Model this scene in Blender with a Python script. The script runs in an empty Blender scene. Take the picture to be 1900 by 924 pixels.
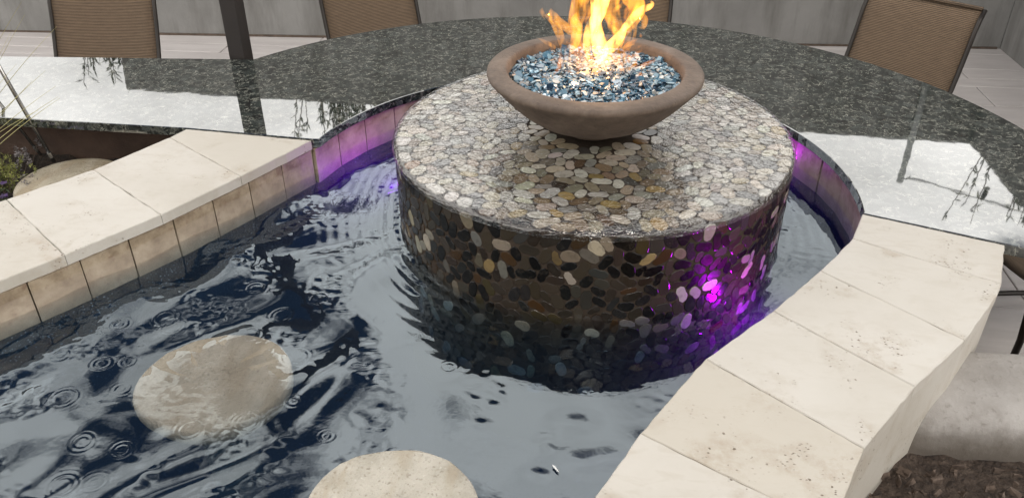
import bpy, bmesh, math, random
import numpy as np
from mathutils import Vector, Matrix
from math import sin, cos, pi, radians

random.seed(7)
RNG = np.random.default_rng(11)
SC = bpy.context.scene
COL = SC.collection

# ---------------------------------------------------------------- camera
cam_data = bpy.data.cameras.new("camera")
cam = bpy.data.objects.new("camera", cam_data)
COL.objects.link(cam)
yaw, pitch, roll = -0.10357, 0.57073, -0.00229
fw = Vector((sin(yaw)*cos(pitch), cos(yaw)*cos(pitch), -sin(pitch)))
rt = Vector((cos(yaw), -sin(yaw), 0))
up = rt.cross(fw)
r2 = rt*cos(roll) + up*sin(roll)
u2 = -rt*sin(roll) + up*cos(roll)
m3 = Matrix((r2, u2, -fw)).transposed()
cam.matrix_world = Matrix.Translation((0.0, -2.239, 1.91)) @ m3.to_4x4()
cam_data.sensor_width = 36.0
cam_data.lens = 36.0*1550/1900
cam_data.clip_start = 0.02
cam_data.clip_end = 2000
SC.camera = cam
CAMP = Vector((0.0, -2.239, 1.91))

# ---------------------------------------------------------------- world
SUN_EL, SUN_AZ = radians(52), radians(172)       # azimuth clockwise from +Y
world = bpy.data.worlds.new("World")
SC.world = world
world.use_nodes = True
wt = world.node_tree
wt.nodes.clear()
def wn(t, **k):
    n = wt.nodes.new(t)
    for a, b in k.items():
        setattr(n, a, b)
    return n
w_out = wn("ShaderNodeOutputWorld")
w_bg = wn("ShaderNodeBackground")
w_bg.inputs["Strength"].default_value = 0.12
w_sky = wn("ShaderNodeTexSky", sky_type='NISHITA', sun_disc=False, sun_elevation=SUN_EL, sun_rotation=SUN_AZ)
w_tc = wn("ShaderNodeTexCoord")
w_sep = wn("ShaderNodeSeparateXYZ")
wt.links.new(w_tc.outputs["Generated"], w_sep.inputs[0])
# project the direction on a cloud layer so that clouds flatten towards the horizon
w_zz = wn("ShaderNodeMath", operation='MAXIMUM'); w_zz.inputs[1].default_value = 0.0
wt.links.new(w_sep.outputs["Z"], w_zz.inputs[0])
w_za = wn("ShaderNodeMath", operation='ADD'); w_za.inputs[1].default_value = 0.28
wt.links.new(w_zz.outputs[0], w_za.inputs[0])
w_dx = wn("ShaderNodeMath", operation='DIVIDE'); w_dy = wn("ShaderNodeMath", operation='DIVIDE')
for d, ax in ((w_dx, "X"), (w_dy, "Y")):
    wt.links.new(w_sep.outputs[ax], d.inputs[0]); wt.links.new(w_za.outputs[0], d.inputs[1])
w_cmb = wn("ShaderNodeCombineXYZ")
wt.links.new(w_dx.outputs[0], w_cmb.inputs[0]); wt.links.new(w_dy.outputs[0], w_cmb.inputs[1])
w_cmb.inputs[2].default_value = 7.6
w_n1 = wn("ShaderNodeTexNoise"); w_n1.inputs["Scale"].default_value = 1.7; w_n1.inputs["Detail"].default_value = 6; w_n1.inputs["Roughness"].default_value = 0.55
w_n2 = wn("ShaderNodeTexNoise"); w_n2.inputs["Scale"].default_value = 2.4; w_n2.inputs["Detail"].default_value = 5
for n in (w_n1, w_n2):
    wt.links.new(w_cmb.outputs[0], n.inputs["Vector"])
# cover grows towards the horizon, broken cloud overhead
w_cov = wn("ShaderNodeMapRange"); w_cov.inputs["From Min"].default_value = 0.56; w_cov.inputs["From Max"].default_value = 0.95
w_cov.inputs["To Min"].default_value = 0.20; w_cov.inputs["To Max"].default_value = -0.16
wt.links.new(w_sep.outputs["Z"], w_cov.inputs["Value"])
w_add = wn("ShaderNodeMath", operation='ADD')
w_ctr = wn("ShaderNodeMath", operation='MULTIPLY_ADD'); w_ctr.inputs[1].default_value = 2.0; w_ctr.inputs[2].default_value = -0.5
wt.links.new(w_n1.outputs["Fac"], w_ctr.inputs[0])
wt.links.new(w_ctr.outputs[0], w_add.inputs[0]); w_hz = wn("ShaderNodeMapRange"); w_hz.inputs["From Min"].default_value = 0.30; w_hz.inputs["From Max"].default_value = 0.55
w_hz.inputs["To Min"].default_value = 0.25; w_hz.inputs["To Max"].default_value = 0.0
wt.links.new(w_sep.outputs["Z"], w_hz.inputs["Value"])
w_c2 = wn("ShaderNodeMath", operation='ADD')
wt.links.new(w_cov.outputs[0], w_c2.inputs[0]); wt.links.new(w_hz.outputs[0], w_c2.inputs[1])
wt.links.new(w_c2.outputs[0], w_add.inputs[1])
w_msk = wn("ShaderNodeMapRange", interpolation_type='SMOOTHSTEP'); w_msk.inputs["From Min"].default_value = 0.42; w_msk.inputs["From Max"].default_value = 0.62
wt.links.new(w_add.outputs[0], w_msk.inputs["Value"])
w_br = wn("ShaderNodeMapRange"); w_br.inputs["From Min"].default_value = 0.36; w_br.inputs["From Max"].default_value = 0.64
w_br.inputs["To Min"].default_value = 32.0; w_br.inputs["To Max"].default_value = 54.0
wt.links.new(w_n2.outputs["Fac"], w_br.inputs["Value"])
w_cc = wn("ShaderNodeVectorMath", operation='SCALE'); w_cc.inputs[0].default_value = (1.0, 0.985, 0.955)
wt.links.new(w_br.outputs[0], w_cc.inputs["Scale"])
w_mix = wn("ShaderNodeMix", data_type='RGBA')
wt.links.new(w_msk.outputs[0], w_mix.inputs["Factor"])
wt.links.new(w_sky.outputs[0], w_mix.inputs[6]); wt.links.new(w_cc.outputs[0], w_mix.inputs[7])
wt.links.new(w_mix.outputs[2], w_bg.inputs["Color"])
wt.links.new(w_bg.outputs[0], w_out.inputs["Surface"])

# ---------------------------------------------------------------- sun, exposure
sun_d = bpy.data.lights.new("sun", 'SUN')
sun_d.energy = 1.5
sun_d.angle = radians(14)
sun_d.color = (1.0, 0.95, 0.87)
sun = bpy.data.objects.new("sun", sun_d)
COL.objects.link(sun)
sdir = Vector((sin(SUN_AZ)*cos(SUN_EL), cos(SUN_AZ)*cos(SUN_EL), sin(SUN_EL)))
sun.rotation_euler = (-sdir).to_track_quat('-Z', 'Y').to_euler()
sun.location = sdir*20
SC.view_settings.view_transform = 'Standard'
SC.view_settings.look = 'None'
SC.view_settings.exposure = -0.9
SC.view_settings.gamma = 1.0
SC.view_settings.use_curve_mapping = False
SC.cycles.use_denoising = True
SC.cycles.max_bounces = 10
SC.cycles.transparent_max_bounces = 24
SC.cycles.volume_bounces = 0
SC.cycles.volume_step_rate = 0.4

# ---------------------------------------------------------------- heights
G = 0.75      # counter and coping top
W = 0.633     # water
DT = 0.89     # drum top
DR = 0.575    # drum radius
RIM = 1.079   # bowl rim

# ================================================================ node helpers
class Mat:
    def __init__(s, name):
        s.m = bpy.data.materials.new(name); s.m.use_nodes = True
        s.t = s.m.node_tree; s.t.nodes.clear()
        s.out = s.t.nodes.new("ShaderNodeOutputMaterial")
    def n(s, t, ins=None, **k):
        n = s.t.nodes.new(t)
        for a, b in k.items():
            setattr(n, a, b)
        for a, b in (ins or {}).items():
            if hasattr(b, 'is_linked') or hasattr(b, 'links'):
                s.t.links.new(b, n.inputs[a])
            else:
                n.inputs[a].default_value = b
        return n
    def link(s, a, b): s.t.links.new(a, b)
    def coord(s, kind="Object", scale=None, obj=False):
        tc = s.n("ShaderNodeTexCoord")
        o = tc.outputs[kind]
        if scale is not None:
            mp = s.n("ShaderNodeMapping", {"Vector": o, "Scale": scale}); o = mp.outputs[0]
        return o
    def geo(s, scale=None):
        g = s.n("ShaderNodeNewGeometry").outputs["Position"]
        if scale is not None:
            g = s.n("ShaderNodeMapping", {"Vector": g, "Scale": scale}).outputs[0]
        return g
    def noise(s, vec, scale, detail=4, rough=.55, dist=0.0):
        return s.n("ShaderNodeTexNoise", {"Vector": vec, "Scale": scale, "Detail": detail, "Roughness": rough, "Distortion": dist}).outputs["Fac"]
    def ramp(s, fac, stops, interp='LINEAR'):
        r = s.n("ShaderNodeValToRGB", {"Fac": fac}); r.color_ramp.interpolation = interp
        e = r.color_ramp.elements
        while len(e) < len(stops): e.new(0.5)
        for q, (p, c) in zip(e, stops):
            q.position = p; q.color = (c[0], c[1], c[2], 1) if not isinstance(c, (int, float)) else (c, c, c, 1)
        return r.outputs["Color"]
    def mix(s, f, a, b, mode='MIX'):
        n = s.n("ShaderNodeMix", data_type='RGBA', blend_type=mode)
        for i, v in ((0, f), (6, a), (7, b)):
            if hasattr(v, 'links'): s.link(v, n.inputs[i])
            else: n.inputs[i].default_value = v if i == 0 else (v[0], v[1], v[2], 1)
        return n.outputs[2]
    def math(s, op, a, b=0.0, clamp=False):
        n = s.n("ShaderNodeMath", operation=op, use_clamp=clamp)
        for i, v in ((0, a), (1, b)):
            if hasattr(v, 'links'): s.link(v, n.inputs[i])
            else: n.inputs[i].default_value = v
        return n.outputs[0]
    def bump(s, h, strength=.3, dist=.01, normal=None):
        ins = {"Height": h, "Strength": strength, "Distance": dist}
        if normal is not None: ins["Normal"] = normal
        return s.n("ShaderNodeBump", ins).outputs[0]
    def pbr(s, color, rough=.6, normal=None, **k):
        ins = {"Base Color": color if hasattr(color, 'links') else (*color, 1), "Roughness": rough}
        if normal is not None: ins["Normal"] = normal
        for a, b in k.items(): ins[a.replace('_', ' ')] = b
        p = s.n("ShaderNodeBsdfPrincipled", ins)
        s.link(p.outputs[0], s.out.inputs["Surface"])
        return p
    def rnd(s): return s.n("ShaderNodeObjectInfo").outputs["Random"]

def m_travertine():
    M = Mat("travertine")
    g = M.geo(); r = M.rnd()
    off = M.n("ShaderNodeCombineXYZ", {0: M.math('MULTIPLY', r, 37.0), 1: M.math('MULTIPLY', r, 13.0)}).outputs[0]
    v = M.n("ShaderNodeVectorMath", {0: g, 1: off}, operation='ADD').outputs[0]
    n1 = M.noise(v, 4.5, 5, .6)
    n2 = M.noise(M.n("ShaderNodeMapping", {"Vector": v, "Scale": (1, 2.4, 1), "Rotation": (0, 0, .6)}).outputs[0], 14, 6, .62, .6)
    base = M.ramp(n1, [(.28, (.375, .335, .28)), (.5, (.455, .42, .37)), (.75, (.50, .47, .425))])
    base = M.mix(M.math('MULTIPLY', M.math('SUBTRACT', n2, .5, True), 1.6), base, (.30, .235, .165))
    # some tiles are paler and tighter, some are more open and tan
    base = M.mix(M.math('MULTIPLY', r, .6), base, (.49, .46, .415))
    base = M.mix(M.ramp(M.math('FRACT', M.math('MULTIPLY', r, 7.31)), [(.45, 0), (1, .55)]), base, (.37, .325, .255))
    reg = M.ramp(M.noise(v, 5.5, 3), [(.50, 0), (.60, 1)])
    reg2 = M.ramp(M.noise(v, 26.0, 3), [(.5, 0), (.62, 1)])
    vo = M.n("ShaderNodeTexVoronoi", {"Vector": M.n("ShaderNodeMapping", {"Vector": v, "Scale": (1, 1.9, 1.3), "Rotation": (0, 0, .6)}).outputs[0], "Scale": 85.0, "Randomness": 1.0})
    vn = M.n("ShaderNodeTexVoronoi", {"Vector": v, "Scale": 46.0, "Randomness": 1.0})
    wob = M.math('MULTIPLY', M.noise(v, 260, 2), .42)
    pit = M.ramp(M.math('ADD', vo.outputs["Distance"], wob), [(.36, 1), (.46, 0)])
    pit2 = M.ramp(M.math('ADD', vn.outputs["Distance"], M.math('MULTIPLY', M.noise(v, 190, 3), .55)), [(.34, 1), (.40, 0)])
    pits = M.math('MAXIMUM', M.math('MULTIPLY', M.math('MULTIPLY', pit, reg), reg2), M.math('MULTIPLY', pit2, reg))
    stain = M.math('MULTIPLY', M.math('MULTIPLY', reg, M.ramp(M.noise(v, 18.0, 5, .7), [(.46, 0), (.66, 1)])), .55)
    base = M.mix(stain, base, (.27, .205, .135))
    fade = M.ramp(M.noise(v, 2.2, 3), [(.35, 0), (.65, .35)])
    base = M.mix(fade, base, (.36, .325, .27))
    col = M.mix(M.math('MULTIPLY', pits, .85), base, (.10, .068, .04))
    h = M.math('SUBTRACT', M.math('MULTIPLY', M.noise(v, 90, 4), .25), pits)
    rough = M.math('ADD', M.math('MULTIPLY', n1, .25), .38)
    M.pbr(col, rough, M.bump(h, .55, .004))
    return M.m

def m_walltile():
    M = Mat("wet_stone_tile")
    g = M.geo(); r = M.rnd()
    off = M.n("ShaderNodeCombineXYZ", {0: M.math('MULTIPLY', r, 17.0), 2: M.math('MULTIPLY', r, 31.0)}).outputs[0]
    v = M.n("ShaderNodeVectorMath", {0: g, 1: off}, operation='ADD').outputs[0]
    n1 = M.noise(v, 17, 6, .65); n2 = M.noise(v, 40, 5, .65)
    c = M.ramp(n1, [(.3, (.15, .105, .066)), (.5, (.27, .207, .138)), (.68, (.38, .307, .22))])
    c = M.mix(M.ramp(n2, [(.56, 0), (.68, .75)]), c, (.17, .105, .07))
    # lime line left by the water
    z = M.n("ShaderNodeSeparateXYZ", {0: g}).outputs["Z"]
    zz = M.math('ADD', z, M.math('MULTIPLY', M.noise(g, 30, 3), .012))
    line = M.ramp(M.math('MULTIPLY', M.math('SUBTRACT', zz, W+.028), 20.0), [(0, .75), (.5, .45), (.62, 0), (1, 0)])
    c = M.mix(M.math('MULTIPLY', line, .5), c, (.40, .33, .27))
    M.pbr(c, .5, M.bump(n2, .5, .004))
    return M.m

def m_granite():
    M = Mat("polished_granite")
    g = M.geo()
    ns = M.n("ShaderNodeTexNoise", {"Vector": g, "Scale": 30.0, "Detail": 4.0})
    v = M.n("ShaderNodeVectorMath", {0: g, 1: M.n("ShaderNodeVectorMath", {0: ns.outputs["Color"], "Scale": .028}, operation='SCALE').outputs[0]}, operation='ADD').outputs[0]
    def cells(sc, ch):
        a = M.n("ShaderNodeTexVoronoi", {"Vector": v, "Scale": sc}); return M.n("ShaderNodeSeparateColor", {0: a.outputs["Color"]}).outputs[ch]
    def edges(sc, w): 
        a = M.n("ShaderNodeTexVoronoi", {"Vector": v, "Scale": sc}, feature='DISTANCE_TO_EDGE'); return M.ramp(a.outputs["Distance"], [(0, 1), (w, 0)])
    c = M.ramp(cells(34.0, 0), [(0, (.003, .004, .004)), (.4, (.010, .014, .0125)), (.7, (.024, .030, .027)), (1, (.058, .064, .058))])
    c2 = M.ramp(cells(95.0, 1), [(0, (.003, .004, .0035)), (.55, (.020, .025, .022)), (1, (.10, .10, .086))])
    c = M.mix(M.ramp(M.noise(g, 20, 3), [(.46, 0), (.54, 1)]), c, c2)
    e1 = M.math('MULTIPLY', edges(34.0, .07), M.ramp(M.noise(g, 50, 3), [(.53, 0), (.60, 1)]))
    e2 = M.math('MULTIPLY', edges(80.0, .07), M.ramp(M.noise(g, 33, 3), [(.54, 0), (.62, 1)]))
    c = M.mix(M.math('MULTIPLY', M.math('MAXIMUM', e1, e2), .85), c, (.24, .24, .20))
    spots = M.n("ShaderNodeTexVoronoi", {"Vector": g, "Scale": 55.0})
    sp = M.math('MULTIPLY', M.ramp(spots.outputs["Distance"], [(.10, 1), (.2, 0)]), M.ramp(M.n("ShaderNodeSeparateColor", {0: spots.outputs["Color"]}).outputs[2], [(.6, 0), (.8, 1)]))
    h = M.math('ADD', M.math('MULTIPLY', sp, .30), M.math('MULTIPLY', M.noise(g, 7, 2), 1.2))
    M.pbr(c, .025, M.bump(h, .05, .004), IOR=2.6)
    return M.m

def m_simple(name, stops, scale=8, rough=.7, bump=.3, bscale=60, bdist=.004, detail=5, **k):
    M = Mat(name)
    g = M.geo()
    n = M.noise(g, scale, detail, .6)
    c = M.ramp(n, stops)
    M.pbr(c, rough, M.bump(M.noise(g, bscale, 4), bump, bdist), **k)
    return M.m

def m_wallconc():
    M = Mat("stained_concrete")
    g = M.geo()
    n1 = M.noise(g, 1.6, 6, .6); n2 = M.noise(M.n("ShaderNodeMapping", {"Vector": g, "Scale": (3.2, 3.2, .5)}).outputs[0], 2.2, 6, .65)
    c = M.ramp(n1, [(.3, (.14, .135, .128)), (.55, (.20, .194, .184)), (.75, (.235, .229, .219))])
    c = M.mix(M.math('MULTIPLY', M.ramp(n2, [(.45, 0), (.66, 1)]), .7), c, (.10, .094, .085))
    M.pbr(c, .85, M.bump(M.noise(g, 40, 5), .35, .006))
    return M.m

def m_paver():
    M = Mat("pale_paving")
    g = M.geo(); r = M.rnd()
    n1 = M.noise(M.n("ShaderNodeMapping", {"Vector": g, "Scale": (.6, 3, 1)}).outputs[0], 5, 5, .6)
    c = M.ramp(n1, [(.3, (.40, .365, .35)), (.6, (.48, .445, .425)), (.8, (.51, .475, .455))])
    c = M.mix(M.math('MULTIPLY', r, .3), c, (.36, .33, .315))
    M.pbr(c, .75, M.bump(M.noise(g, 70, 4), .2, .003))
    return M.m

def m_sling():
    M = Mat("woven_sling")
    o = M.coord("UV")
    w1 = M.n("ShaderNodeTexWave", {"Vector": o, "Scale": 25.0, "Distortion": .7, "Detail": 2.0, "Detail Scale": 6.0}, wave_type='BANDS', bands_direction='Y').outputs["Fac"]
    w2 = M.n("ShaderNodeTexWave", {"Vector": o, "Scale": 45.0, "Distortion": .4, "Detail": 1.0}, wave_type='BANDS', bands_direction='X').outputs["Fac"]
    n = M.noise(M.n("ShaderNodeMapping", {"Vector": o, "Scale": (10, 90, 1)}).outputs[0], 1.0, 3)
    f = M.math('ADD', M.math('MULTIPLY', w1, .6), M.math('MULTIPLY', n, .45))
    c = M.ramp(f, [(.2, (.034, .021, .012)), (.5, (.125, .080, .046)), (.85, (.20, .135, .082))])
    c = M.mix(M.math('MULTIPLY', w2, .18), c, (.06, .04, .026))
    M.pbr(c, .75, M.bump(M.math('ADD', w1, M.math('MULTIPLY', w2, .4)), .6, .003))
    return M.m

def m_pebble():
    M = Mat("polished_pebble")
    a = M.n("ShaderNodeAttribute", attribute_name="Col").outputs["Color"]
    g = M.geo()
    n1 = M.noise(g, 60, 5, .65, .8); n2 = M.noise(g, 22, 3)
    c = M.mix(M.ramp(n1, [(.35, .35), (.5, 0)]), a, (.03, .024, .018), 'MIX')
    c = M.mix(M.math('MULTIPLY', M.ramp(n2, [(.5, 0), (.75, 1)]), .35), c, (.75, .7, .62), 'SOFT_LIGHT')
    M.pbr(c, .20, M.bump(n1, .12, .003), Specular_IOR_Level=.28)
    return M.m

def m_water(name, absorb, bumps, f0=.05, tint=(1, 1, 1)):
    """clear water: fresnel mirror over transparency, with absorption below the surface"""
    M = Mat(name)
    nrm = bumps(M)
    inc = M.n("ShaderNodeNewGeometry").outputs["Incoming"]
    dt = M.math('ABSOLUTE', M.n("ShaderNodeVectorMath", {0: inc, 1: nrm}, operation='DOT_PRODUCT').outputs["Value"])
    sch = M.math('POWER', M.math('SUBTRACT', 1.0, dt, True), 5.0)
    fac = M.math('ADD', M.math('MULTIPLY', sch, 1-f0), f0, True)
    tr = M.n("ShaderNodeBsdfTransparent", {"Color": (1, 1, 1, 1)})
    gl = M.n("ShaderNodeBsdfGlossy", {"Color": (*tint, 1), "Roughness": .012, "Normal": nrm})
    mx = M.n("ShaderNodeMixShader", {0: fac, 1: tr.outputs[0], 2: gl.outputs[0]})
    M.link(mx.outputs[0], M.out.inputs["Surface"])
    if absorb:
        va = M.n("ShaderNodeVolumeAbsorption", {"Color": (*absorb[0], 1), "Density": absorb[1]})
        vs = M.n("ShaderNodeVolumeScatter", {"Color": (.55, .80, 1.0, 1), "Density": .16, "Anisotropy": .3})
        vv = M.n("ShaderNodeAddShader", {0: va.outputs[0], 1: vs.outputs[0]})
        M.link(vv.outputs[0], M.out.inputs["Volume"])
    return M.m

def pond_bumps(M):
    g = M.geo()
    return M.bump(M.noise(g, 40, 2, .5), .05, .004)
def film_bumps(M):
    g = M.geo()
    # polar coordinates: the sheet runs outwards from the bowl and down the sides
    s = M.n("ShaderNodeSeparateXYZ", {0: g})
    ang = M.math('ARCTAN2', s.outputs[0], M.math('MULTIPLY', s.outputs[1], -1.0))
    rad = M.math('POWER', M.math('ADD', M.math('MULTIPLY', s.outputs[0], s.outputs[0]), M.math('MULTIPLY', s.outputs[1], s.outputs[1])), .5)
    v = M.n("ShaderNodeCombineXYZ", {0: M.math('MULTIPLY', ang, .45), 1: M.math('SUBTRACT', rad, s.outputs[2])}).outputs[0]
    n1 = M.noise(M.n("ShaderNodeMapping", {"Vector": v, "Scale": (34, 60, 1)}).outputs[0], 1.0, 3, .5, .6)
    n2 = M.noise(M.n("ShaderNodeMapping", {"Vector": v, "Scale": (70, 26, 1)}).outputs[0], 1.0, 2, .5, .3)
    return M.bump(M.math('ADD', n1, M.math('MULTIPLY', n2, .5)), .6, .012)

def m_fireglass():
    M = Mat("fire_glass_shards")
    a = M.n("ShaderNodeAttribute", attribute_name="Col").outputs["Color"]
    M.pbr(a, .16, None, Metallic=.15, Specular_IOR_Level=.9)
    return M.m

def m_leaf(name, c0, c1):
    M = Mat(name)
    a = M.n("ShaderNodeAttribute", attribute_name="Col").outputs["Fac"]
    c = M.ramp(a, [(0, c0), (1, c1)])
    p = M.pbr(c, .55)
    return M.m

def m_emit(name, col, strength):
    M = Mat(name)
    e = M.n("ShaderNodeEmission", {"Color": (*col, 1), "Strength": strength})
    M.link(e.outputs[0], M.out.inputs["Surface"])
    return M.m

def m_flame(name, col, strength):
    M = Mat(name)
    g = M.geo((1, 1, .42))
    n = M.noise(g, 42, 2, .5, .8)
    k = M.n("ShaderNodeMapRange", {"Value": n, "From Min": .36, "From Max": .66, "To Min": .12, "To Max": 1.9}).outputs[0]
    e = M.n("ShaderNodeEmission", {"Color": (*col, 1), "Strength": M.math('MULTIPLY', k, strength)})
    M.link(e.outputs[0], M.out.inputs["Volume"])
    return M.m

def m_pondfloor():
    M = Mat("dark_pebble_plaster")
    g = M.geo()
    n = M.noise(g, 3, 4)
    c = M.ramp(n, [(.3, (.010, .020, .034)), (.7, (.024, .044, .068))])
    vo = M.n("ShaderNodeTexVoronoi", {"Vector": g, "Scale": 150.0})
    cell = M.n("ShaderNodeSeparateColor", {0: vo.outputs["Color"]}).outputs[0]
    sp = M.math('MULTIPLY', M.ramp(vo.outputs["Distance"], [(.2, 1), (.42, 0)]), M.ramp(cell, [(.5, 0), (1, 1)]))
    c = M.mix(M.math('MULTIPLY', M.math('MULTIPLY', sp, M.ramp(M.noise(g, 9, 4), [(.35, .15), (.65, 1)])), .9), c, (.34, .44, .52))
    M.pbr(c, .6, M.bump(vo.outputs["Distance"], .5, .004))
    return M.m

def m_stepstone(name="exposed_cement", k=1.0):
    M = Mat(name)
    g = M.geo()
    n1 = M.noise(g, 11, 5, .6); n2 = M.noise(g, 120, 4, .7)
    c = M.ramp(n1, [(.3, (.36, .325, .26)), (.55, (.47, .43, .36)), (.8, (.52, .485, .42))])
    c = M.mix(M.ramp(n2, [(.58, 0), (.66, .65)]), c, (.17, .135, .095))
    c = M.mix(M.ramp(n2, [(.30, .6), (.38, 0)]), c, (.62, .59, .53))
    vein = M.ramp(M.noise(M.n("ShaderNodeMapping", {"Vector": g, "Rotation": (0, 0, .75), "Scale": (3, .8, 1)}).outputs[0], 5, 4), [(.5, 0), (.62, 1)])
    c = M.mix(M.math('MULTIPLY', vein, .45), c, (.31, .24, .15))
    wz = M.math('ADD', M.n('ShaderNodeSeparateXYZ', {0: g}).outputs['Z'], M.math('MULTIPLY', M.noise(g, 25, 3), .02))
    if k == 1.0: c = M.mix(M.ramp(M.math('MULTIPLY', M.math('SUBTRACT', wz, W-.01), 20.0), [(.3, .65), (.62, 0)]), c, (.13, .11, .08))
    if k != 1.0: c = M.mix(1.0, c, (k, k*.95, k*.86), 'MULTIPLY')
    M.pbr(c, .6, M.bump(M.math('ADD', n2, n1), .9, .008))
    return M.m

def m_bowl():
    M = Mat("brown_cast_stone")
    g = M.geo()
    n1 = M.noise(g, 9, 6, .65); n2 = M.noise(g, 45, 5, .7)
    c = M.ramp(M.math('ADD', M.math('MULTIPLY', n1, .65), M.math('MULTIPLY', n2, .35)), [(.34, (.060, .040, .028)), (.5, (.100, .070, .050)), (.66, (.150, .110, .082))])
    vo = M.n("ShaderNodeTexVoronoi", {"Vector": g, "Scale": 95.0})
    on = M.ramp(M.n("ShaderNodeSeparateColor", {0: vo.outputs["Color"]}).outputs[0], [(.72, 0), (.78, 1)])
    pin = M.math('MULTIPLY', M.ramp(vo.outputs["Distance"], [(.10, 1), (.2, 0)]), on)
    c = M.mix(M.math('MULTIPLY', pin, .8), c, (.02, .014, .010))
    run = M.noise(M.n("ShaderNodeMapping", {"Vector": g, "Scale": (26, 26, 3)}).outputs[0], 1.0, 4, .6)
    c = M.mix(M.ramp(run, [(.55, 0), (.72, .4)]), c, (.045, .031, .023))
    M.pbr(c, .68, M.bump(M.math('SUBTRACT', n2, pin), .55, .004))
    return M.m

def m_plaster():
    M = Mat("weathered_plaster")
    g = M.geo()
    n1 = M.noise(g, 7, 6, .6); n2 = M.noise(g, 55, 5, .65)
    c = M.ramp(n1, [(.3, (.25, .228, .205)), (.6, (.335, .312, .288)), (.8, (.38, .357, .333))])
    c = M.mix(M.ramp(n2, [(.58, 0), (.70, .5)]), c, (.16, .14, .12))
    # soil splashes plus the front face's shade, painted darker towards the foot
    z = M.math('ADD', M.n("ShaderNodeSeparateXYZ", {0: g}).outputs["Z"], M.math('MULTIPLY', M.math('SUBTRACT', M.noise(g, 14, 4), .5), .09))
    dirt_shade = M.ramp(M.math('MULTIPLY', M.math('SUBTRACT', z, .46), 8.0), [(.25, .85), (.62, .55), (.92, 0)])
    c = M.mix(dirt_shade, c, (.085, .067, .05))
    M.pbr(c, .85, M.bump(M.math('ADD', n2, n1), .6, .006))
    return M.m

MT = dict(
    trav=m_travertine(), tile=m_walltile(), granite=m_granite(), conc=m_wallconc(), paver=m_paver(), sling=m_sling(), pebble=m_pebble(),
    water=m_water("pond_water", ((.10, .42, .64), 4.6), pond_bumps, .09, (.85, .945, 1.0)), film=m_water("running_water", None, film_bumps, .088),
    glass=m_fireglass(), floor=m_pondfloor(), step=m_stepstone(), drystep=m_stepstone('dry_cement', .97), wetstep=m_stepstone('soaked_cement', .52),
    grout=m_simple("grout", [(.3, (.020, .014, .0095)), (.7, (.036, .026, .019))], 30, .75, .5, 160, .003, Specular_IOR_Level=.10),
    bowl=m_bowl(),
    frame=m_simple("dark_bronze_metal", [(.3, (.012, .009, .007)), (.7, (.022, .016, .012))], 10, .38, .1, 90, .002, Metallic=.4),
    post=m_simple("dark_brown_metal", [(.3, (.009, .006, .0045)), (.7, (.015, .010, .008))], 12, .6, .1, 60, .002),
    soil=m_simple("dark_soil", [(.3, (.012, .008, .005)), (.55, (.03, .02, .013)), (.75, (.07, .047, .032))], 45, .9, 1.0, 90, .02),
    mulch=m_simple("brown_mulch", [(.3, (.025, .016, .011)), (.5, (.06, .04, .028)), (.75, (.13, .095, .07))], 28, .9, 1.0, 70, .03),
    chip=m_simple("mulch_chip", [(.3, (.04, .026, .018)), (.7, (.14, .10, .075))], 60, .9, .6, 120, .004),
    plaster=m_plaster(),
    stucco=m_simple("brown_stucco", [(.3, (.045, .026, .017)), (.7, (.085, .050, .034))], 9, .85, .7, 70, .006),
    mortar=m_simple("mortar", [(.3, (.17, .13, .09)), (.7, (.26, .205, .15))], 20, .85, .5, 90, .004),
    steel=m_simple("worn_steel", [(.3, (.40, .39, .37)), (.7, (.55, .54, .52))], 20, .25, .1, 90, .002, Metallic=.9),
    pole=m_simple("grey_painted_pole", [(.3, (.30, .31, .30)), (.7, (.38, .39, .38))], 20, .5, .1, 90, .002),
    black=m_simple("black_plastic", [(.3, (.012, .012, .012)), (.7, (.02, .02, .02))], 20, .5, .1, 90, .002),
    ground=m_simple("garden_ground", [(.3, (.06, .045, .03)), (.7, (.12, .095, .07))], 3, .9, .8, 30, .02),
    leaf=m_leaf("shrub_leaf", (.018, .03, .010), (.07, .09, .03)),
    feather=m_leaf("feathery_leaf", (.05, .065, .012), (.27, .28, .07)),
    grey=m_leaf("grey_sprig", (.07, .06, .055), (.30, .27, .27)),
    petal=m_leaf("purple_petal", (.012, .003, .025), (.06, .02, .11)),
    blade=m_leaf("dry_grass_blade", (.10, .10, .02), (.42, .37, .12)),
    bark=m_simple("bark", [(.3, (.05, .035, .025)), (.7, (.11, .08, .06))], 30, .9, .6, 90, .004),
    lampcase=m_simple("lamp_case", [(.3, (.02, .02, .022)), (.7, (.035, .035, .04))], 20, .4, .1, 90, .002),
    lens=m_emit("purple_lens", (.55, .02, 1.0), 5.0),
    bulb=m_simple("clear_bulb", [(.3, (.5, .5, .48)), (.7, (.6, .6, .58))], 20, .1, .1, 90, .001),
    flame=m_flame("flame_gas", (1.0, .37, .026), 82.0), flamecore=m_flame("flame_core", (1.0, .47, .085), 270.0),
    wisp=m_flame("flame_wisp", (1.0, .30, .03), 60.0),
)

# ================================================================ mesh helpers
def mesh(name, v, f, mat=None, smooth=False):
    me = bpy.data.meshes.new(name)
    me.from_pydata([tuple(p) for p in v], [], [tuple(q) for q in f])
    if mat is not None: me.materials.append(mat)
    if smooth: me.shade_smooth()
    me.update()
    return me

def obj(name, me, parent=None, loc=(0, 0, 0)):
    o = bpy.data.objects.new(name, me)
    COL.objects.link(o)
    o.location = loc
    if parent is not None: o.parent = parent
    return o

def empty(name, loc, label, cat, group=None, rz=0.0):
    o = bpy.data.objects.new(name, None)
    o.empty_display_size = .1
    COL.objects.link(o)
    o.location = loc; o.rotation_euler = (0, 0, rz)
    tag(o, label, cat, group)
    return o

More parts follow.
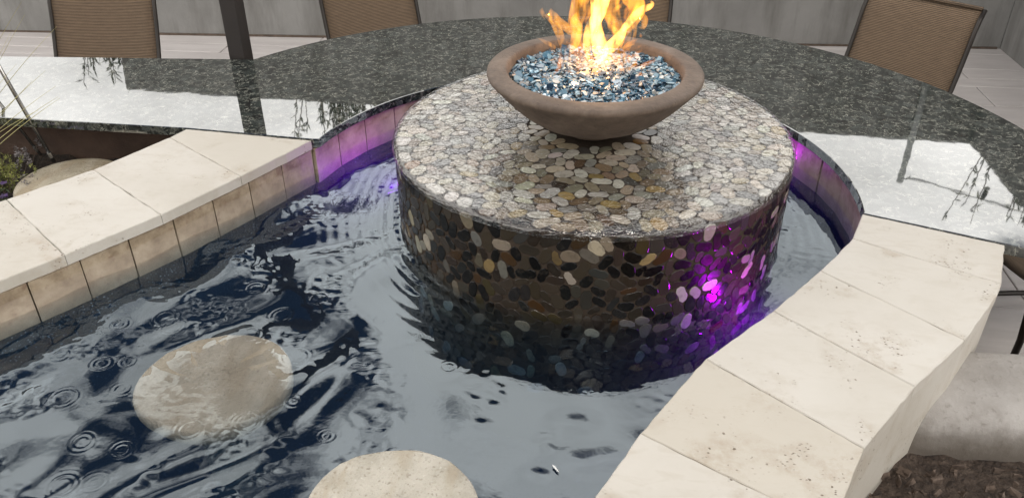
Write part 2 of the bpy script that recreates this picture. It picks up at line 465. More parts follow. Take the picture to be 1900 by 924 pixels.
def tag(o, label=None, cat=None, group=None, kind=None):
    if label: o["label"] = label
    if cat: o["category"] = cat
    if group: o["group"] = group
    if kind: o["kind"] = kind
    return o

def wpart(name, v, f, mat, parent, smooth=False):
    """vertices in world coordinates, parent is an unrotated empty"""
    L = parent.location
    c = np.mean(np.asarray(v, float), axis=0)
    me = mesh(name, [(p[0]-c[0], p[1]-c[1], p[2]-c[2]) for p in v], f, mat, smooth)
    return obj(name, me, parent, (c[0]-L[0], c[1]-L[1], c[2]-L[2]))

def area2(p):
    p = np.asarray(p, float); q = np.roll(p, -1, 0)
    return .5*np.sum(p[:, 0]*q[:, 1]-q[:, 0]*p[:, 1])

def offset(poly, d):
    """positive d moves the outline inwards"""
    p = np.asarray(poly, float)
    if area2(p) < 0: p = p[::-1]
    a = np.roll(p, 1, 0); b = np.roll(p, -1, 0)
    e1 = p-a; e2 = b-p
    e1 /= np.linalg.norm(e1, axis=1)[:, None]+1e-12; e2 /= np.linalg.norm(e2, axis=1)[:, None]+1e-12
    n1 = np.c_[-e1[:, 1], e1[:, 0]]; n2 = np.c_[-e2[:, 1], e2[:, 0]]
    n = n1+n2; l = np.sum(n*n1, axis=1); l = np.maximum(l, .35)
    return p+n/l[:, None]*d

def subdiv(poly, step, jit=0.0, keep=True):
    p = np.asarray(poly, float); out = []
    for i in range(len(p)):
        a, b = p[i], p[(i+1) % len(p)]
        L = np.linalg.norm(b-a); k = max(1, int(L/step))
        nrm = np.array([-(b-a)[1], (b-a)[0]])/(L+1e-9)
        for j in range(k):
            t = j/k
            out.append(a+(b-a)*t+nrm*(RNG.normal(0, jit) if j else 0))
    return np.array(out)

def prism(poly, z0, z1, bev=.002, zjit=0.0):
    p = np.asarray(poly, float)
    if area2(p) < 0: p = p[::-1]
    n = len(p); q = offset(p, bev); qb = p
    jz = RNG.normal(0, zjit, n) if zjit else np.zeros(n)
    v = [(x, y, z0) for x, y in qb]+[(x, y, z1-bev+j) for (x, y), j in zip(p, jz)]+[(x, y, z1) for x, y in q]
    f = [tuple(range(n-1, -1, -1))]
    for i in range(n):
        j = (i+1) % n
        f += [(i, j, n+j, n+i), (n+i, n+j, 2*n+j, 2*n+i)]
    f.append(tuple(range(2*n, 3*n)))
    return v, f

def tube(pts, rad, seg=8, cap=True, flat=None):
    """tube along points; rad number or list; flat = squash direction factors"""
    pts = [Vector(p) for p in pts]; n = len(pts)
    rad = [rad]*n if isinstance(rad, (int, float)) else list(rad)
    v, f = [], []
    t0 = (pts[1]-pts[0]).normalized()
    ref = Vector((0, 0, 1)) if abs(t0.z) < .9 else Vector((1, 0, 0))
    nx = t0.cross(ref).normalized()
    for i, p in enumerate(pts):
        t = (pts[min(i+1, n-1)]-pts[max(i-1, 0)]).normalized()
        nx = (nx-t*nx.dot(t)).normalized(); ny = t.cross(nx)
        for k in range(seg):
            a = 2*pi*k/seg
            v.append(p+nx*cos(a)*rad[i]+ny*sin(a)*rad[i])
    for i in range(n-1):
        for k in range(seg):
            k2 = (k+1) % seg
            f.append((i*seg+k, i*seg+k2, (i+1)*seg+k2, (i+1)*seg+k))
    if cap:
        f.append(tuple(range(seg-1, -1, -1))); f.append(tuple((n-1)*seg+k for k in range(seg)))
    return v, f

def box(cx, cy, cz, sx, sy, sz, rz=0.0):
    v = []
    for z in (-1, 1):
        for x, y in ((-1, -1), (1, -1), (1, 1), (-1, 1)):
            X, Y = x*sx/2, y*sy/2
            v.append((cx+X*cos(rz)-Y*sin(rz), cy+X*sin(rz)+Y*cos(rz), cz+z*sz/2))
    f = [(3, 2, 1, 0), (4, 5, 6, 7), (0, 1, 5, 4), (1, 2, 6, 5), (2, 3, 7, 6), (3, 0, 4, 7)]
    return v, f

def join(parts):
    v, f = [], []
    for a, b in parts:
        o = len(v); v += list(a); f += [tuple(i+o for i in q) for q in b]
    return v, f

def lathe(prof, seg=96, c=(0, 0, 0), close=True):
    v, f = [], []
    for r, z in prof:
        for k in range(seg):
            a = 2*pi*k/seg
            v.append((c[0]+r*cos(a), c[1]+r*sin(a), c[2]+z))
    n = len(prof)
    for i in range(n-1):
        for k in range(seg):
            k2 = (k+1) % seg
            f.append((i*seg+k, i*seg+k2, (i+1)*seg+k2, (i+1)*seg+k))
    if close:
        f.append(tuple(range(seg-1, -1, -1))); f.append(tuple((n-1)*seg+k for k in range(seg)))
    return v, f

def bevel_me(me, w, segs=2):
    bm = bmesh.new(); bm.from_mesh(me)
    bmesh.ops.bevel(bm, geom=bm.edges[:], offset=w, segments=segs, profile=.5, affect='EDGES')
    bm.to_mesh(me); bm.free()

def setcol(me, cols):
    a = me.attributes.new("Col", 'FLOAT_COLOR', 'POINT')
    c = np.ones((len(me.vertices), 4), np.float32); c[:, :3] = cols
    a.data.foreach_set("color", c.ravel())

def PP(s): return [tuple(float(x) for x in q.split(',')) for q in s.split()]

# ================================================================ outlines
GC = (-.064, -.034)                     # centre of the round counter
L_IN = PP("-1.86,-1.31 -1.66,-1.04 -1.50,-.82 -1.322,-.58 -1.17,-.36 -1.036,-.12 -.901,.141")
L_OUT = PP("-2.17,-1.03 -1.97,-.76 -1.80,-.55 -1.642,-.325 -1.492,-.126 -1.363,.116 -1.337,.183")
R_IN = PP(".752,-.169 .695,-.303 .58,-.464 .439,-.643 .269,-.829 .124,-1.064 -.02,-1.35 -.14,-1.64")
R_OUT = PP("1.079,-.297 1.003,-.48 .84,-.711 .686,-.877 .541,-1.062 .44,-1.255 .36,-1.47 .26,-1.74")
def arc(r, a0, a1, n): return [(GC[0]+r*cos(a0+(a1-a0)*i/(n-1)), GC[1]+r*sin(a0+(a1-a0)*i/(n-1))) for i in range(n)]
A_L = math.atan2(.145-GC[1], -.901-GC[0]); A_R = math.atan2(-.165-GC[1], .752-GC[0])
ARC_IN = arc(.847, A_L, A_R, 46)
POND = L_IN[:-1]+ARC_IN+R_IN[1:]+[(-.2, -1.9), (-1.86, -1.9)]     # wall line at the water

# ================================================================ setting
def structure(name, v, f, mat, smooth=False):
    o = obj(name, mesh(name, v, f, mat, smooth)); o["kind"] = "structure"; return o

structure("ground", [(-150, -150, -.06), (150, -150, -.06), (150, 150, -.06), (-150, 150, -.06)], [(0, 1, 2, 3)], MT['ground'])
patio = structure("patio_floor", *box(-.8, 1.5, -.03, 8.2, 4.6, .04), MT['mortar'])
# paving slabs, long rows parallel with the back wall
sl_cache = {}
def slab(x0, x1, y0, y1):
    key = (round(x1-x0, 3), round(y1-y0, 3))
    if key not in sl_cache:
        w, h = key[0]/2-.0025, key[1]/2-.0025
        sl_cache[key] = mesh("paving_slab", *prism([(-w, -h), (w, -h), (w, h), (-w, h)], -.02, 0, .003), MT['paver'])
    o = obj("paving_slab", sl_cache[key], patio, ((x0+x1)/2, (y0+y1)/2, RNG.normal(0, .0008)))
rows = [-.4, -.1, .2, .5, .8, 1.1, 1.4, 1.7, 1.96, 2.22, 2.505, 2.80, 2.94, 3.11, 3.40, 3.60]
for i in range(len(rows)-1):
    x = -4.9+(.6 if i % 2 else 0)
    while x < 2.9:
        if not (x > -1.0 and x+1.2 < .6 and rows[i+1] < .6):
            slab(x, x+1.2, rows[i], rows[i+1])
        x += 1.2

# back wall (a step down at its left end), side wall
def wy(x): return 3.40+.045*x
def wallstrip(name, x0, x1, ztop0, ztop1, thick, label, z0=-.05):
    v = [(x0, wy(x0), z0), (x1, wy(x1), z0), (x1, wy(x1)+thick, z0), (x0, wy(x0)+thick, z0),
         (x0, wy(x0), ztop0), (x1, wy(x1), ztop1), (x1, wy(x1)+thick, ztop1), (x0, wy(x0)+thick, ztop0)]
    f = [(3, 2, 1, 0), (4, 5, 6, 7), (0, 1, 5, 4), (1, 2, 6, 5), (2, 3, 7, 6), (3, 0, 4, 7)]
    return v, f
bw = empty("garden_wall", (0, wy(0), 0), "long grey stained concrete wall behind the round counter", "wall")
v, f = wallstrip("w", -3.2, 2.70, 1.92, 2.20, .2, None)
v = [list(p) for p in v]
v[4][0] = -3.42; v[7][0] = -3.42      # the stepped end leans out at its top
v[4][1] = wy(-3.42); v[7][1] = wy(-3.42)+.2
wpart("wall_panel", v, f, MT['conc'], bw)
wpart("low_wall_panel", *wallstrip("w", -5.2, -3.203, 1.63, 1.66, .2, None), MT['conc'], bw)
wpart("skirting", *join([(lambda q: ([(p[0], p[1]-.012, p[2]) for p in q[0]], q[1]))(wallstrip("w", -5.2, 2.68, .012, .012, .03, None, -.02))]), MT['bark'], bw)
sw = empty("garden_wall", (2.75, 2.0, 0), "grey concrete side wall meeting the long wall at the far right corner", "wall")
wpart("wall_panel", [(2.702, 3.7, -.05), (2.74, .2, -.05), (2.94, .2, -.05), (2.902, 3.7, -.05), (2.702, 3.7, 2.2), (2.74, .2, 2.2), (2.94, .2, 2.2), (2.902, 3.7, 2.2)],
      [(0, 1, 2, 3), (7, 6, 5, 4), (4, 5, 1, 0), (5, 6, 2, 1), (6, 7, 3, 2), (7, 4, 0, 3)], MT['conc'], sw)

# soil beds
def soilgrid(name, x0, x1, y0, y1, z, step, amp, mat, mask):
    xs = np.arange(x0, x1+step/2, step); ys = np.arange(y0, y1+step/2, step)
    X, Y = np.meshgrid(xs, ys)
    Z = z+amp*(np.sin(X*23+Y*11)*.3+np.sin(X*9-Y*17+1)*.4+RNG.normal(0, .45, X.shape))
    nx, ny = len(xs), len(ys)
    v = np.c_[X.ravel(), Y.ravel(), Z.ravel()]
    f = []
    for j in range(ny-1):
        for i in range(nx-1):
            cx, cy = xs[i]+step/2, ys[j]+step/2
            if mask(cx, cy): f.append((j*nx+i, j*nx+i+1, (j+1)*nx+i+1, (j+1)*nx+i))
    return structure(name, v, f, mat, True)
def side(p, line):      # >0 left of the polyline
    best = None
    for a, b in zip(line[:-1], line[1:]):
        ax, ay = a; bx, by = b
        t = max(0, min(1, ((p[0]-ax)*(bx-ax)+(p[1]-ay)*(by-ay))/((bx-ax)**2+(by-ay)**2)))
        d = (p[0]-ax-t*(bx-ax))**2+(p[1]-ay-t*(by-ay))**2
        s = (bx-ax)*(p[1]-ay)-(by-ay)*(p[0]-ax)
        if best is None or d < best[0]: best = (d, s)
    return math.copysign(math.sqrt(best[0]), best[1])
soilgrid("planter_soil", -3.2, -1.22, -2.2, .36, .535, .035, .012, MT['soil'], lambda x, y: side((x, y), L_OUT) > -.06)
soilgrid("garden_bed", .2, 3.4, -4.2, -.70, .475, .04, .014, MT['mulch'], lambda x, y: side((x, y), R_OUT) > -.06)
soilgrid("garden_path", -3.2, .5, -4.2, -1.95, .45, .08, .006, MT['mulch'], lambda x, y: True)
# wood chips lying on the bed
parts = []
for i in range(900):
    x, y = RNG.uniform(.5, 1.7), RNG.uniform(-1.6, -.835)
    if side((x, y), R_OUT) < .0: continue
    L, w_, a = RNG.uniform(.008, .03), RNG.uniform(.004, .010), RNG.uniform(0, pi)
    b = box(0, 0, 0, L, w_, RNG.uniform(.002, .005), a)
    tx, ty = RNG.normal(0, .3), RNG.normal(0, .3)
    parts.append(([(x+p[0], y+p[1], .492+RNG.uniform(-.008, .012)+p[2]+tx*p[0]+ty*p[1]) for p in b[0]], b[1]))
ch = obj("wood_chips", mesh("wood_chips", *join(parts), MT['chip'])); ch["kind"] = "stuff"; ch["label"] = "brown wood chips scattered over the garden bed"

# pond floor and liner
n = len(POND); lin = offset(POND, -.009)
if area2(POND) < 0: lin = lin[::-1]
fv = [(x, y, .17) for x, y in lin]+[(x, y, .60) for x, y in lin]
ff = [tuple(range(n))]+[(i, (i+1) % n, n+(i+1) % n, n+i) for i in range(n)]
structure("pond_floor", fv, ff, MT['floor'])

# ---------------------------------------------------------------- water
step = .0034
xs = np.arange(-1.88, .86, step); ys = np.arange(-1.45, .84, step)
X, Y = np.meshgrid(xs, ys)
def inside(px, py, poly):
    poly = np.asarray(poly); r = np.zeros(px.shape, bool); j = len(poly)-1
    for i in range(len(poly)):
        xi, yi = poly[i]; xj, yj = poly[j]
        c = ((yi > py) != (yj > py)) & (px < (xj-xi)*(py-yi)/(yj-yi+1e-12)+xi)
        r ^= c; j = i
    return r
R0 = np.hypot(X, Y)
ins = inside(X, Y, offset(POND, -.011)) & (R0 > DR-.03)
def waves(n, l0, l1, slope, seed):
    r = np.random.default_rng(seed); H = np.zeros_like(X)
    for _ in range(n):
        l = math.exp(r.uniform(math.log(l0), math.log(l1))); a = r.uniform(0, 2*pi); k = 2*pi/l
        H += slope/k*math.sqrt(2/n)*np.sin(k*(X*cos(a)+Y*sin(a))+r.uniform(0, 7))
    return H
def sm(x, a, b):
    t = np.clip((x-a)/(b-a), 0, 1); return t*t*(3-2*t)
def softnoise(l, seed):
    return waves(9, l*.7, l*1.6, 1.0, seed)/(l/(2*pi))
left = sm(-X, .15, .75)                         # busier towards the left coping
Hh = waves(7, .22, .5, .028, 3)*(.55+.75*left)
Hh += waves(9, .13, .28, .034, 5)*(.12+.95*left)
# swell thrown back by the left coping: crests parallel with it
sw_ = X*.80-Y*.60+waves(4, .3, .6, .35, 8)
Hh += .10/(2*pi/.18)*np.sin(2*pi*sw_/.18+1.0)*sm(-X-.25*Y, .45, .85)*(.6+.5*np.clip(softnoise(.3, 17), -1, 1))
d = R0-DR
ph = waves(5, .2, .5, 1.0, 21)*18
Hh += .00075*np.exp(-d/.10)*np.sin(2*pi*d/.034+ph)*(.35+.65*sm(-X, -.1, .5))
chop = waves(26, .018, .045, .13, 9)
m1 = sm(softnoise(.22, 31), .5, 1.6)*left*.45 + np.exp(-d/.04)*.45*(.4+.6*left)
Hh += chop*np.clip(m1, 0, 1)
Hh += waves(16, .022, .05, .05, 14)*sm(softnoise(.16, 37), .6, 1.5)*.6
drops = PP("-.667,-.772 -.80,-.71 -.755,-.62 -1.31,-.74 -1.005,-.70 -.815,-1.03 -1.11,-.845 -1.02,-.925 -1.13,-.97 -1.02,-1.09 -.94,-1.19 -1.055,-.83 -.755,-.755 -1.04,-.665 -1.22,-.83 -.86,-.52 -.93,-1.10 -.70,-1.0 -1.0,-1.2 -.62,-.93 -.95,-.80 -1.14,-.70 -.52,-1.02 -.30,-.78 -.88,-.6 -1.2,-.95 -.68,-.55 -.50,-.62")
r = np.random.default_rng(4)
for (dx, dy) in drops:
    rho = np.hypot(X-dx, Y-dy); r0 = r.uniform(.010, .030); s = r.uniform(.006, .011); l = r.uniform(.0095, .012)
    msk = rho < r0+4*s
    Hh[msk] += r.uniform(.00026, .00042)*np.cos(2*pi*(rho[msk]-r0)/l)*np.exp(-((rho[msk]-r0)/s)**2)
for dx, dy, s, a in ((.0, -.93, .03, .0022), (.08, -1.02, .028, .002), (.02, -1.04, .03, .002), (-.07, -1.08, .016, .001), (.16, -.93, .02, .0015), (-.47, -.80, .03, .002), (-.2, -.95, .012, .0008)):
    q = np.hypot((X-dx)/1.5, Y-dy); Hh -= a*np.exp(-(q/s)**2)
e_ = np.hypot((X+.825)/.19, (Y+.872)/.17); Hh *= 1-.7*np.exp(-(e_/.95)**6)
idx = -np.ones(X.shape, np.int64)
q4 = ins[:-1, :-1] & ins[1:, :-1] & ins[:-1, 1:] & ins[1:, 1:]
use = np.zeros_like(ins); use[:-1, :-1] |= q4; use[1:, :-1] |= q4; use[:-1, 1:] |= q4; use[1:, 1:] |= q4
idx[use] = np.arange(use.sum())
V = np.c_[X[use], Y[use], W+Hh[use]].astype(np.float32)
F = np.stack([idx[:-1, :-1][q4], idx[:-1, 1:][q4], idx[1:, 1:][q4], idx[1:, :-1][q4]], -1).astype(np.int32)
me = bpy.data.meshes.new("water")
me.vertices.add(len(V)); me.vertices.foreach_set("co", V.ravel())
me.loops.add(F.size); me.loops.foreach_set("vertex_index", F.ravel())
me.polygons.add(len(F)); me.polygons.foreach_set("loop_start", np.arange(0, F.size, 4, dtype=np.int32))
me.update(calc_edges=True); me.validate()
me.materials.append(MT['water']); me.shade_smooth()
wo = obj("water", me); wo["kind"] = "structure"
# the part of the pond below the frame
fr_ = [(-1.86, -1.45+step), (-1.86, -1.9), (-.2, -1.9), (-.063, -1.45+step)]
wo2 = structure("water", [(x, y, W) for x, y in fr_], [(0, 1, 2, 3)], MT['water'])

# ================================================================ pool wall, coping
pw = empty("pool_wall", (-.3, .85, 0), "wall round the pool faced with square tan stone tiles", "wall")
def strip_poly(inner, outer): return list(inner)+list(reversed(outer))
def linoff(line, d):          # shift an open line sideways (d>0: to its left)
    p = np.asarray(line, float); t = np.gradient(p, axis=0); t /= np.linalg.norm(t, axis=1)[:, None]
    return [tuple(q) for q in p+np.c_[-t[:, 1], t[:, 0]]*d]
wpart("wall_core", *prism(strip_poly(linoff(L_IN[:-1]+[(-.915, .12)], .014), linoff(L_OUT[:-1]+[(-1.345, .165)], -.02)), -.02, G-.0335, .001), MT['mortar'], pw)
wpart("wall_core", *prism(strip_poly(linoff(R_IN, .014), linoff(R_OUT, -.002)), -.02, G-.0335, .001), MT['trav'], pw)
wpart("wall_core", *prism(strip_poly(arc(.861, A_L, A_R, 46), arc(.97, A_L, A_R, 46)), -.02, G-.0335, .001), MT['mortar'], pw)
def polyline_pts(line, stepl):
    p = np.asarray(line, float); s = np.r_[0, np.cumsum(np.linalg.norm(np.diff(p, axis=0), axis=1))]
    k = int(round(s[-1]/stepl)); u = np.linspace(0, s[-1], k+1)
    return np.c_[np.interp(u, s, p[:, 0]), np.interp(u, s, p[:, 1])]
def wall_tiles(line):
    P_ = polyline_pts(line, .139)
    for a, b in zip(P_[:-1], P_[1:]):
        t = (b-a)/np.linalg.norm(b-a); nrm = np.array([-t[1], t[0]])
        a2, b2 = a+t*.002, b-t*.002
        pr = RNG.uniform(-.002, .0015)
        q = [a2-nrm*pr, b2-nrm*pr, b2+nrm*.013, a2+nrm*.013]
        z0, z1 = .592, G-.035
        v, f = prism(subdiv(q, .03, .0005), z0, z1, .002)
        wpart("wall_tile", v, f, MT['tile'], pw)
wall_tiles(L_IN)
wall_tiles(ARC_IN)
wall_tiles(R_IN)

def coping(name, label, IN, OUT, extra=None, over=.006):
    c = empty(name, ((IN[3][0]+OUT[3][0])/2, (IN[3][1]+OUT[3][1])/2, G-.033), label, "pool coping")
    for i in range(len(IN)-1):
        q = [np.array(IN[i]), np.array(IN[i+1]), np.array(OUT[i+1]), np.array(OUT[i])]
        if extra and i in extra: q = q[:3]+[np.array(extra[i])]+q[3:]
        q = offset(q, .0007)
        q = subdiv(q, .022, .0007)
        v, f = prism(q, G-.032, G+RNG.uniform(-.0005, .0005), .0022, .0004)
        wpart("coping_tile", v, f, MT['trav'], c)
    return c
L_IN2 = [(x+.004, y-.003) for x, y in L_IN]
coping("pool_coping", "straight run of cream travertine coping beside the planter", L_IN2, L_OUT)
coping("pool_coping", "curving cream travertine coping at the near right edge of the pool", R_IN, R_OUT, {1: (.976, -.527)})

# ================================================================ counter
ct = empty("stone_counter", (GC[0], 1.1, 0), "dark polished granite counter curving round the back of the fountain pool", "counter")
a_e = math.atan2(-.43-GC[1], 1.45-GC[0]); a_s = math.atan2(.858-GC[1], -1.377-GC[0])
gp = arc(1.560, a_e, a_s, 72)+[(-1.45, .838), (-2.38, .779), (-3.3, .715), (-3.3, .275), (-2.012, .2125), (-1.341, .1905), (-.903, .149)]+arc(.833, A_L-.012, A_R+.012, 60)[0:]+[(.755, -.165)]
gp = np.array(gp)
gv, gf = prism(gp, G-.030, G, .002)
top = wpart("counter_top", gv, gf, MT['granite'], ct)
wpart("support_wall", *box(-2.25, .47, (G-.032)/2-.01, 1.95, .16, G-.032+.02, -.03), MT['stucco'], ct)
wpart("support_wall", *box(-1.10, .60, (G-.034)/2-.01, .14, .5, G-.034+.02, -.3), MT['stucco'], ct)

# ================================================================ pebble fountain
fo = empty("pebble_fountain", (0, 0, .17), "round drum fountain faced with flat mixed pebbles and sheeted with water", "fountain")
prof = [(DR-.007, .172), (DR-.007, DT-.018)]
for i in range(7):
    a = i/6*pi/2; prof.append((DR-.020+.013*cos(a), DT-.018+.013*sin(a)))
prof += [(.3, DT-.005), (.02, DT-.005)]
wpart("drum_core", *lathe(prof, 160), MT['grout'], fo, True)

def pack(sites, ang, wrap, lim, iters=5, ND=14, gap=.0013, cap=.029):
    n = len(sites); sites = sites.copy()
    wv = RNG.uniform(-.0035, .0025, n); hl = RNG.uniform(.010, .0215, n); ang = ang.copy()
    K = 12; rs = np.linspace(.003, .052, 46)
    for it in range(iters):
        D = sites[None, :, :]-sites[:, None, :]
        if wrap: D[..., 0] = (D[..., 0]+wrap/2) % wrap-wrap/2
        dd = np.hypot(D[..., 0], D[..., 1]); np.fill_diagonal(dd, 9)
        nb = np.argsort(dd, axis=1)[:, :K]
        th = np.linspace(0, 2*pi, ND, endpoint=False)
        off = np.stack([np.cos(th)[:, None]*rs, np.sin(th)[:, None]*rs], -1)          # ND,R,2
        def segd(p, a, h):       # distance from p to the segment +-h along a
            ux, uy = np.cos(a), np.sin(a)
            t = np.clip(p[..., 0]*ux+p[..., 1]*uy, -h, h)
            return np.hypot(p[..., 0]-t*ux, p[..., 1]-t*uy)
        rad = np.zeros((n, ND))
        for i in range(n):
            own = segd(off, ang[i], hl[i])-wv[i]
            rel = off[None]-D[i, nb[i]][:, None, None, :]
            oth = np.min(segd(rel, ang[nb[i]][:, None, None], hl[nb[i]][:, None, None])-wv[nb[i]][:, None, None], axis=0)
            ok = (own < oth-gap) & (own < cap) & lim(sites[i]+off)
            bad = ~ok
            first = np.where(bad.any(1), bad.argmax(1), len(rs)-1)
            rad[i] = rs[np.maximum(first-1, 0)]
        rad = .25*np.roll(rad, 1, 1)+.5*rad+.25*np.roll(rad, -1, 1)
        if it < iters-1:
            cx = np.mean(np.cos(th)*rad**3, 1)/np.mean(rad**2, 1)*.6667; cy = np.mean(np.sin(th)*rad**3, 1)/np.mean(rad**2, 1)*.6667
            sites += np.c_[cx, cy]*.8
            if it < iters-2:
                c2_ = np.mean(np.cos(2*th)*rad**4, 1); s2_ = np.mean(np.sin(2*th)*rad**4, 1)
                ang = .5*np.arctan2(s2_, c2_)
    return sites, rad, th
def hexsites(x0, x1, y0, y1, s, jit):
    out = []; j = 0; y = y0
    while y < y1:
        x = x0+(s/2 if j % 2 else 0)
        while x < x1-1e-6:
            out.append((x+RNG.uniform(-jit, jit)*s, y+RNG.uniform(-jit, jit)*s)); x += s
        y += s*.866; j += 1
    return np.array(out)
PAL = [((.60, .53, .41), 20), ((.68, .64, .55), 12), ((.45, .365, .255), 20), ((.32, .235, .15), 17), ((.19, .13, .08), 13), ((.34, .32, .28), 10),
       ((.12, .11, .10), 8), ((.035, .027, .021), 13), ((.44, .32, .13), 6), ((.36, .18, .06), 3), ((.26, .235, .175), 4), ((.30, .22, .16), 4)]
PW = np.array([w for _, w in PAL], float)*np.array([1.5, 1.6, 1.3, .9, .7, 1.2, .7, .5, .9, .7, .9, 1]); PW /= PW.sum()
PALS_W = PW*np.array([.30, .20, .35, .9, 2.4, .4, 1.8, 6.0, .9, 2.6, 1.2, 2.0]); PALS_W /= PALS_W.sum()  # same stones weighted darker, painting in the shade on the drum side
def pcol(w):
    c = np.array(PAL[RNG.choice(len(PAL), p=w)][0]); return np.clip(c*RNG.uniform(.75, 1.2)*(1+RNG.normal(0, .03, 3)), .006, .8)
peb = []     # (verts, faces, colour, screen size)
def peb_mesh(outline, mapf, h):
    ND = len(outline); c = outline.mean(0)
    lay = [(1.0, -.003), (.985, h*.6), (.92, h)]
    v = []
    for s, z in lay:
        for p in outline: v.append(mapf(c+(p-c)*s, z))
    f = []
    for l in range(len(lay)-1):
        for k in range(ND):
            k2 = (k+1) % ND; f.append((l*ND+k, l*ND+k2, (l+1)*ND+k2, (l+1)*ND+k))
    f.append(tuple((len(lay)-1)*ND+k for k in range(ND)))
    return np.array(v), f
def scr(v):
    d = np.asarray(v)-np.array(CAMP); z = d@np.array(fw)
    return np.c_[512+835*(d@np.array(r2))/z, 248-835*(d@np.array(u2))/z]
# top
S = hexsites(-.6, .6, -.6, .6, .0420, .34); S = S[np.hypot(S[:, 0], S[:, 1]) < .552]
ang = RNG.uniform(0, pi, len(S))
S, RD, TH = pack(S, ang, None, lambda p: np.hypot(p[..., 0], p[..., 1]) < .5625)
for i in range(len(S)):
    if RD[i].mean() < .006 or np.hypot(*S[i]) < .12: continue
    out = S[i]+np.c_[np.cos(TH)*RD[i], np.sin(TH)*RD[i]]
    v, f = peb_mesh(out, lambda p, z: (p[0], p[1], DT-.005+z), RNG.uniform(.0010, .0022))
    q = scr(v[-14:]); a = abs(area2(q))
    if np.hypot(S[i, 0], S[i, 1]-.10) < .33: a *= .0 if S[i, 1] > -.12 else 1
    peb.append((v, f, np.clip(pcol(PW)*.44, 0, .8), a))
# side: shade and wetness of the drum's flank put into the pebble colours
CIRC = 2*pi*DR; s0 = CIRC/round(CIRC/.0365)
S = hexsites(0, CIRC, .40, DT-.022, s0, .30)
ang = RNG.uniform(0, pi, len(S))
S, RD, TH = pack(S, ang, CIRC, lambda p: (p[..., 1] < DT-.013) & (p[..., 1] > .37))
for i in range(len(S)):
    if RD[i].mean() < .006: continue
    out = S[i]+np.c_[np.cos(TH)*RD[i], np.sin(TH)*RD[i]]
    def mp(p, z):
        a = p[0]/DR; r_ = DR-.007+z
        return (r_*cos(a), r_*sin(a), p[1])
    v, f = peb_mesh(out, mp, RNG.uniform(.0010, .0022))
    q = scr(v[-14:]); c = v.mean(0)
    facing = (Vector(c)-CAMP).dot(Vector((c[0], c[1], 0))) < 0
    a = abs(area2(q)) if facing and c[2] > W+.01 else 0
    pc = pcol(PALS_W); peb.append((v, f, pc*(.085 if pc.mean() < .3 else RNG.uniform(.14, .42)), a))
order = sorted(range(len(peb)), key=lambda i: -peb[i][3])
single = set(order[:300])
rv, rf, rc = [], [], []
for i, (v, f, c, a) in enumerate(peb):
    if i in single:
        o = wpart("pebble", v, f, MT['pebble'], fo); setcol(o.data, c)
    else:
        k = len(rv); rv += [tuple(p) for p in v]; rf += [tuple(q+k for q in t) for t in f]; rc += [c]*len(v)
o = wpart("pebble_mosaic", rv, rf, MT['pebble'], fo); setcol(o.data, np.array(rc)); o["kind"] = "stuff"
# the sheet of water running over it
prof = [(.19, DT+.0045), (.30, DT+.004), (.45, DT+.0035), (DR-.018, DT+.0030)]
for i in range(1, 8):
    a = pi/2*(1-i/7); prof.append((DR-.018+.019*cos(a), DT-.016+.019*sin(a)))
prof += [(DR+.0012, DT-.022)]
prof = prof[::-1]
wpart("water_sheet", *lathe(prof, 200, close=False), MT['film'], fo, True)

# ================================================================ fire bowl
fb = empty("fire_bowl", (0, 0, DT), "wide brown cast stone fire bowl standing on the pebble drum", "fire bowl")
bp = [(.02, .0), (.076, .0), (.079, .004), (.080, .026), (.110, .030), (.145, .038), (.178, .054), (.21, .077), (.24, .104), (.265, .131), (.285, .154), (.2965, .166), (.3000, .1715), (.3008, .176), (.3000, .1815), (.2970, .1848), (.292, .1862),
      (.270, .1882), (.252, .1890), (.2475, .1878), (.2445, .184), (.2425, .174), (.238, .15), (.215, .115), (.15, .1), (.02, .098)]
wpart("bowl", *lathe([(a, b+DT+.001) for a, b in bp], 128), MT['bowl'], fb, True)
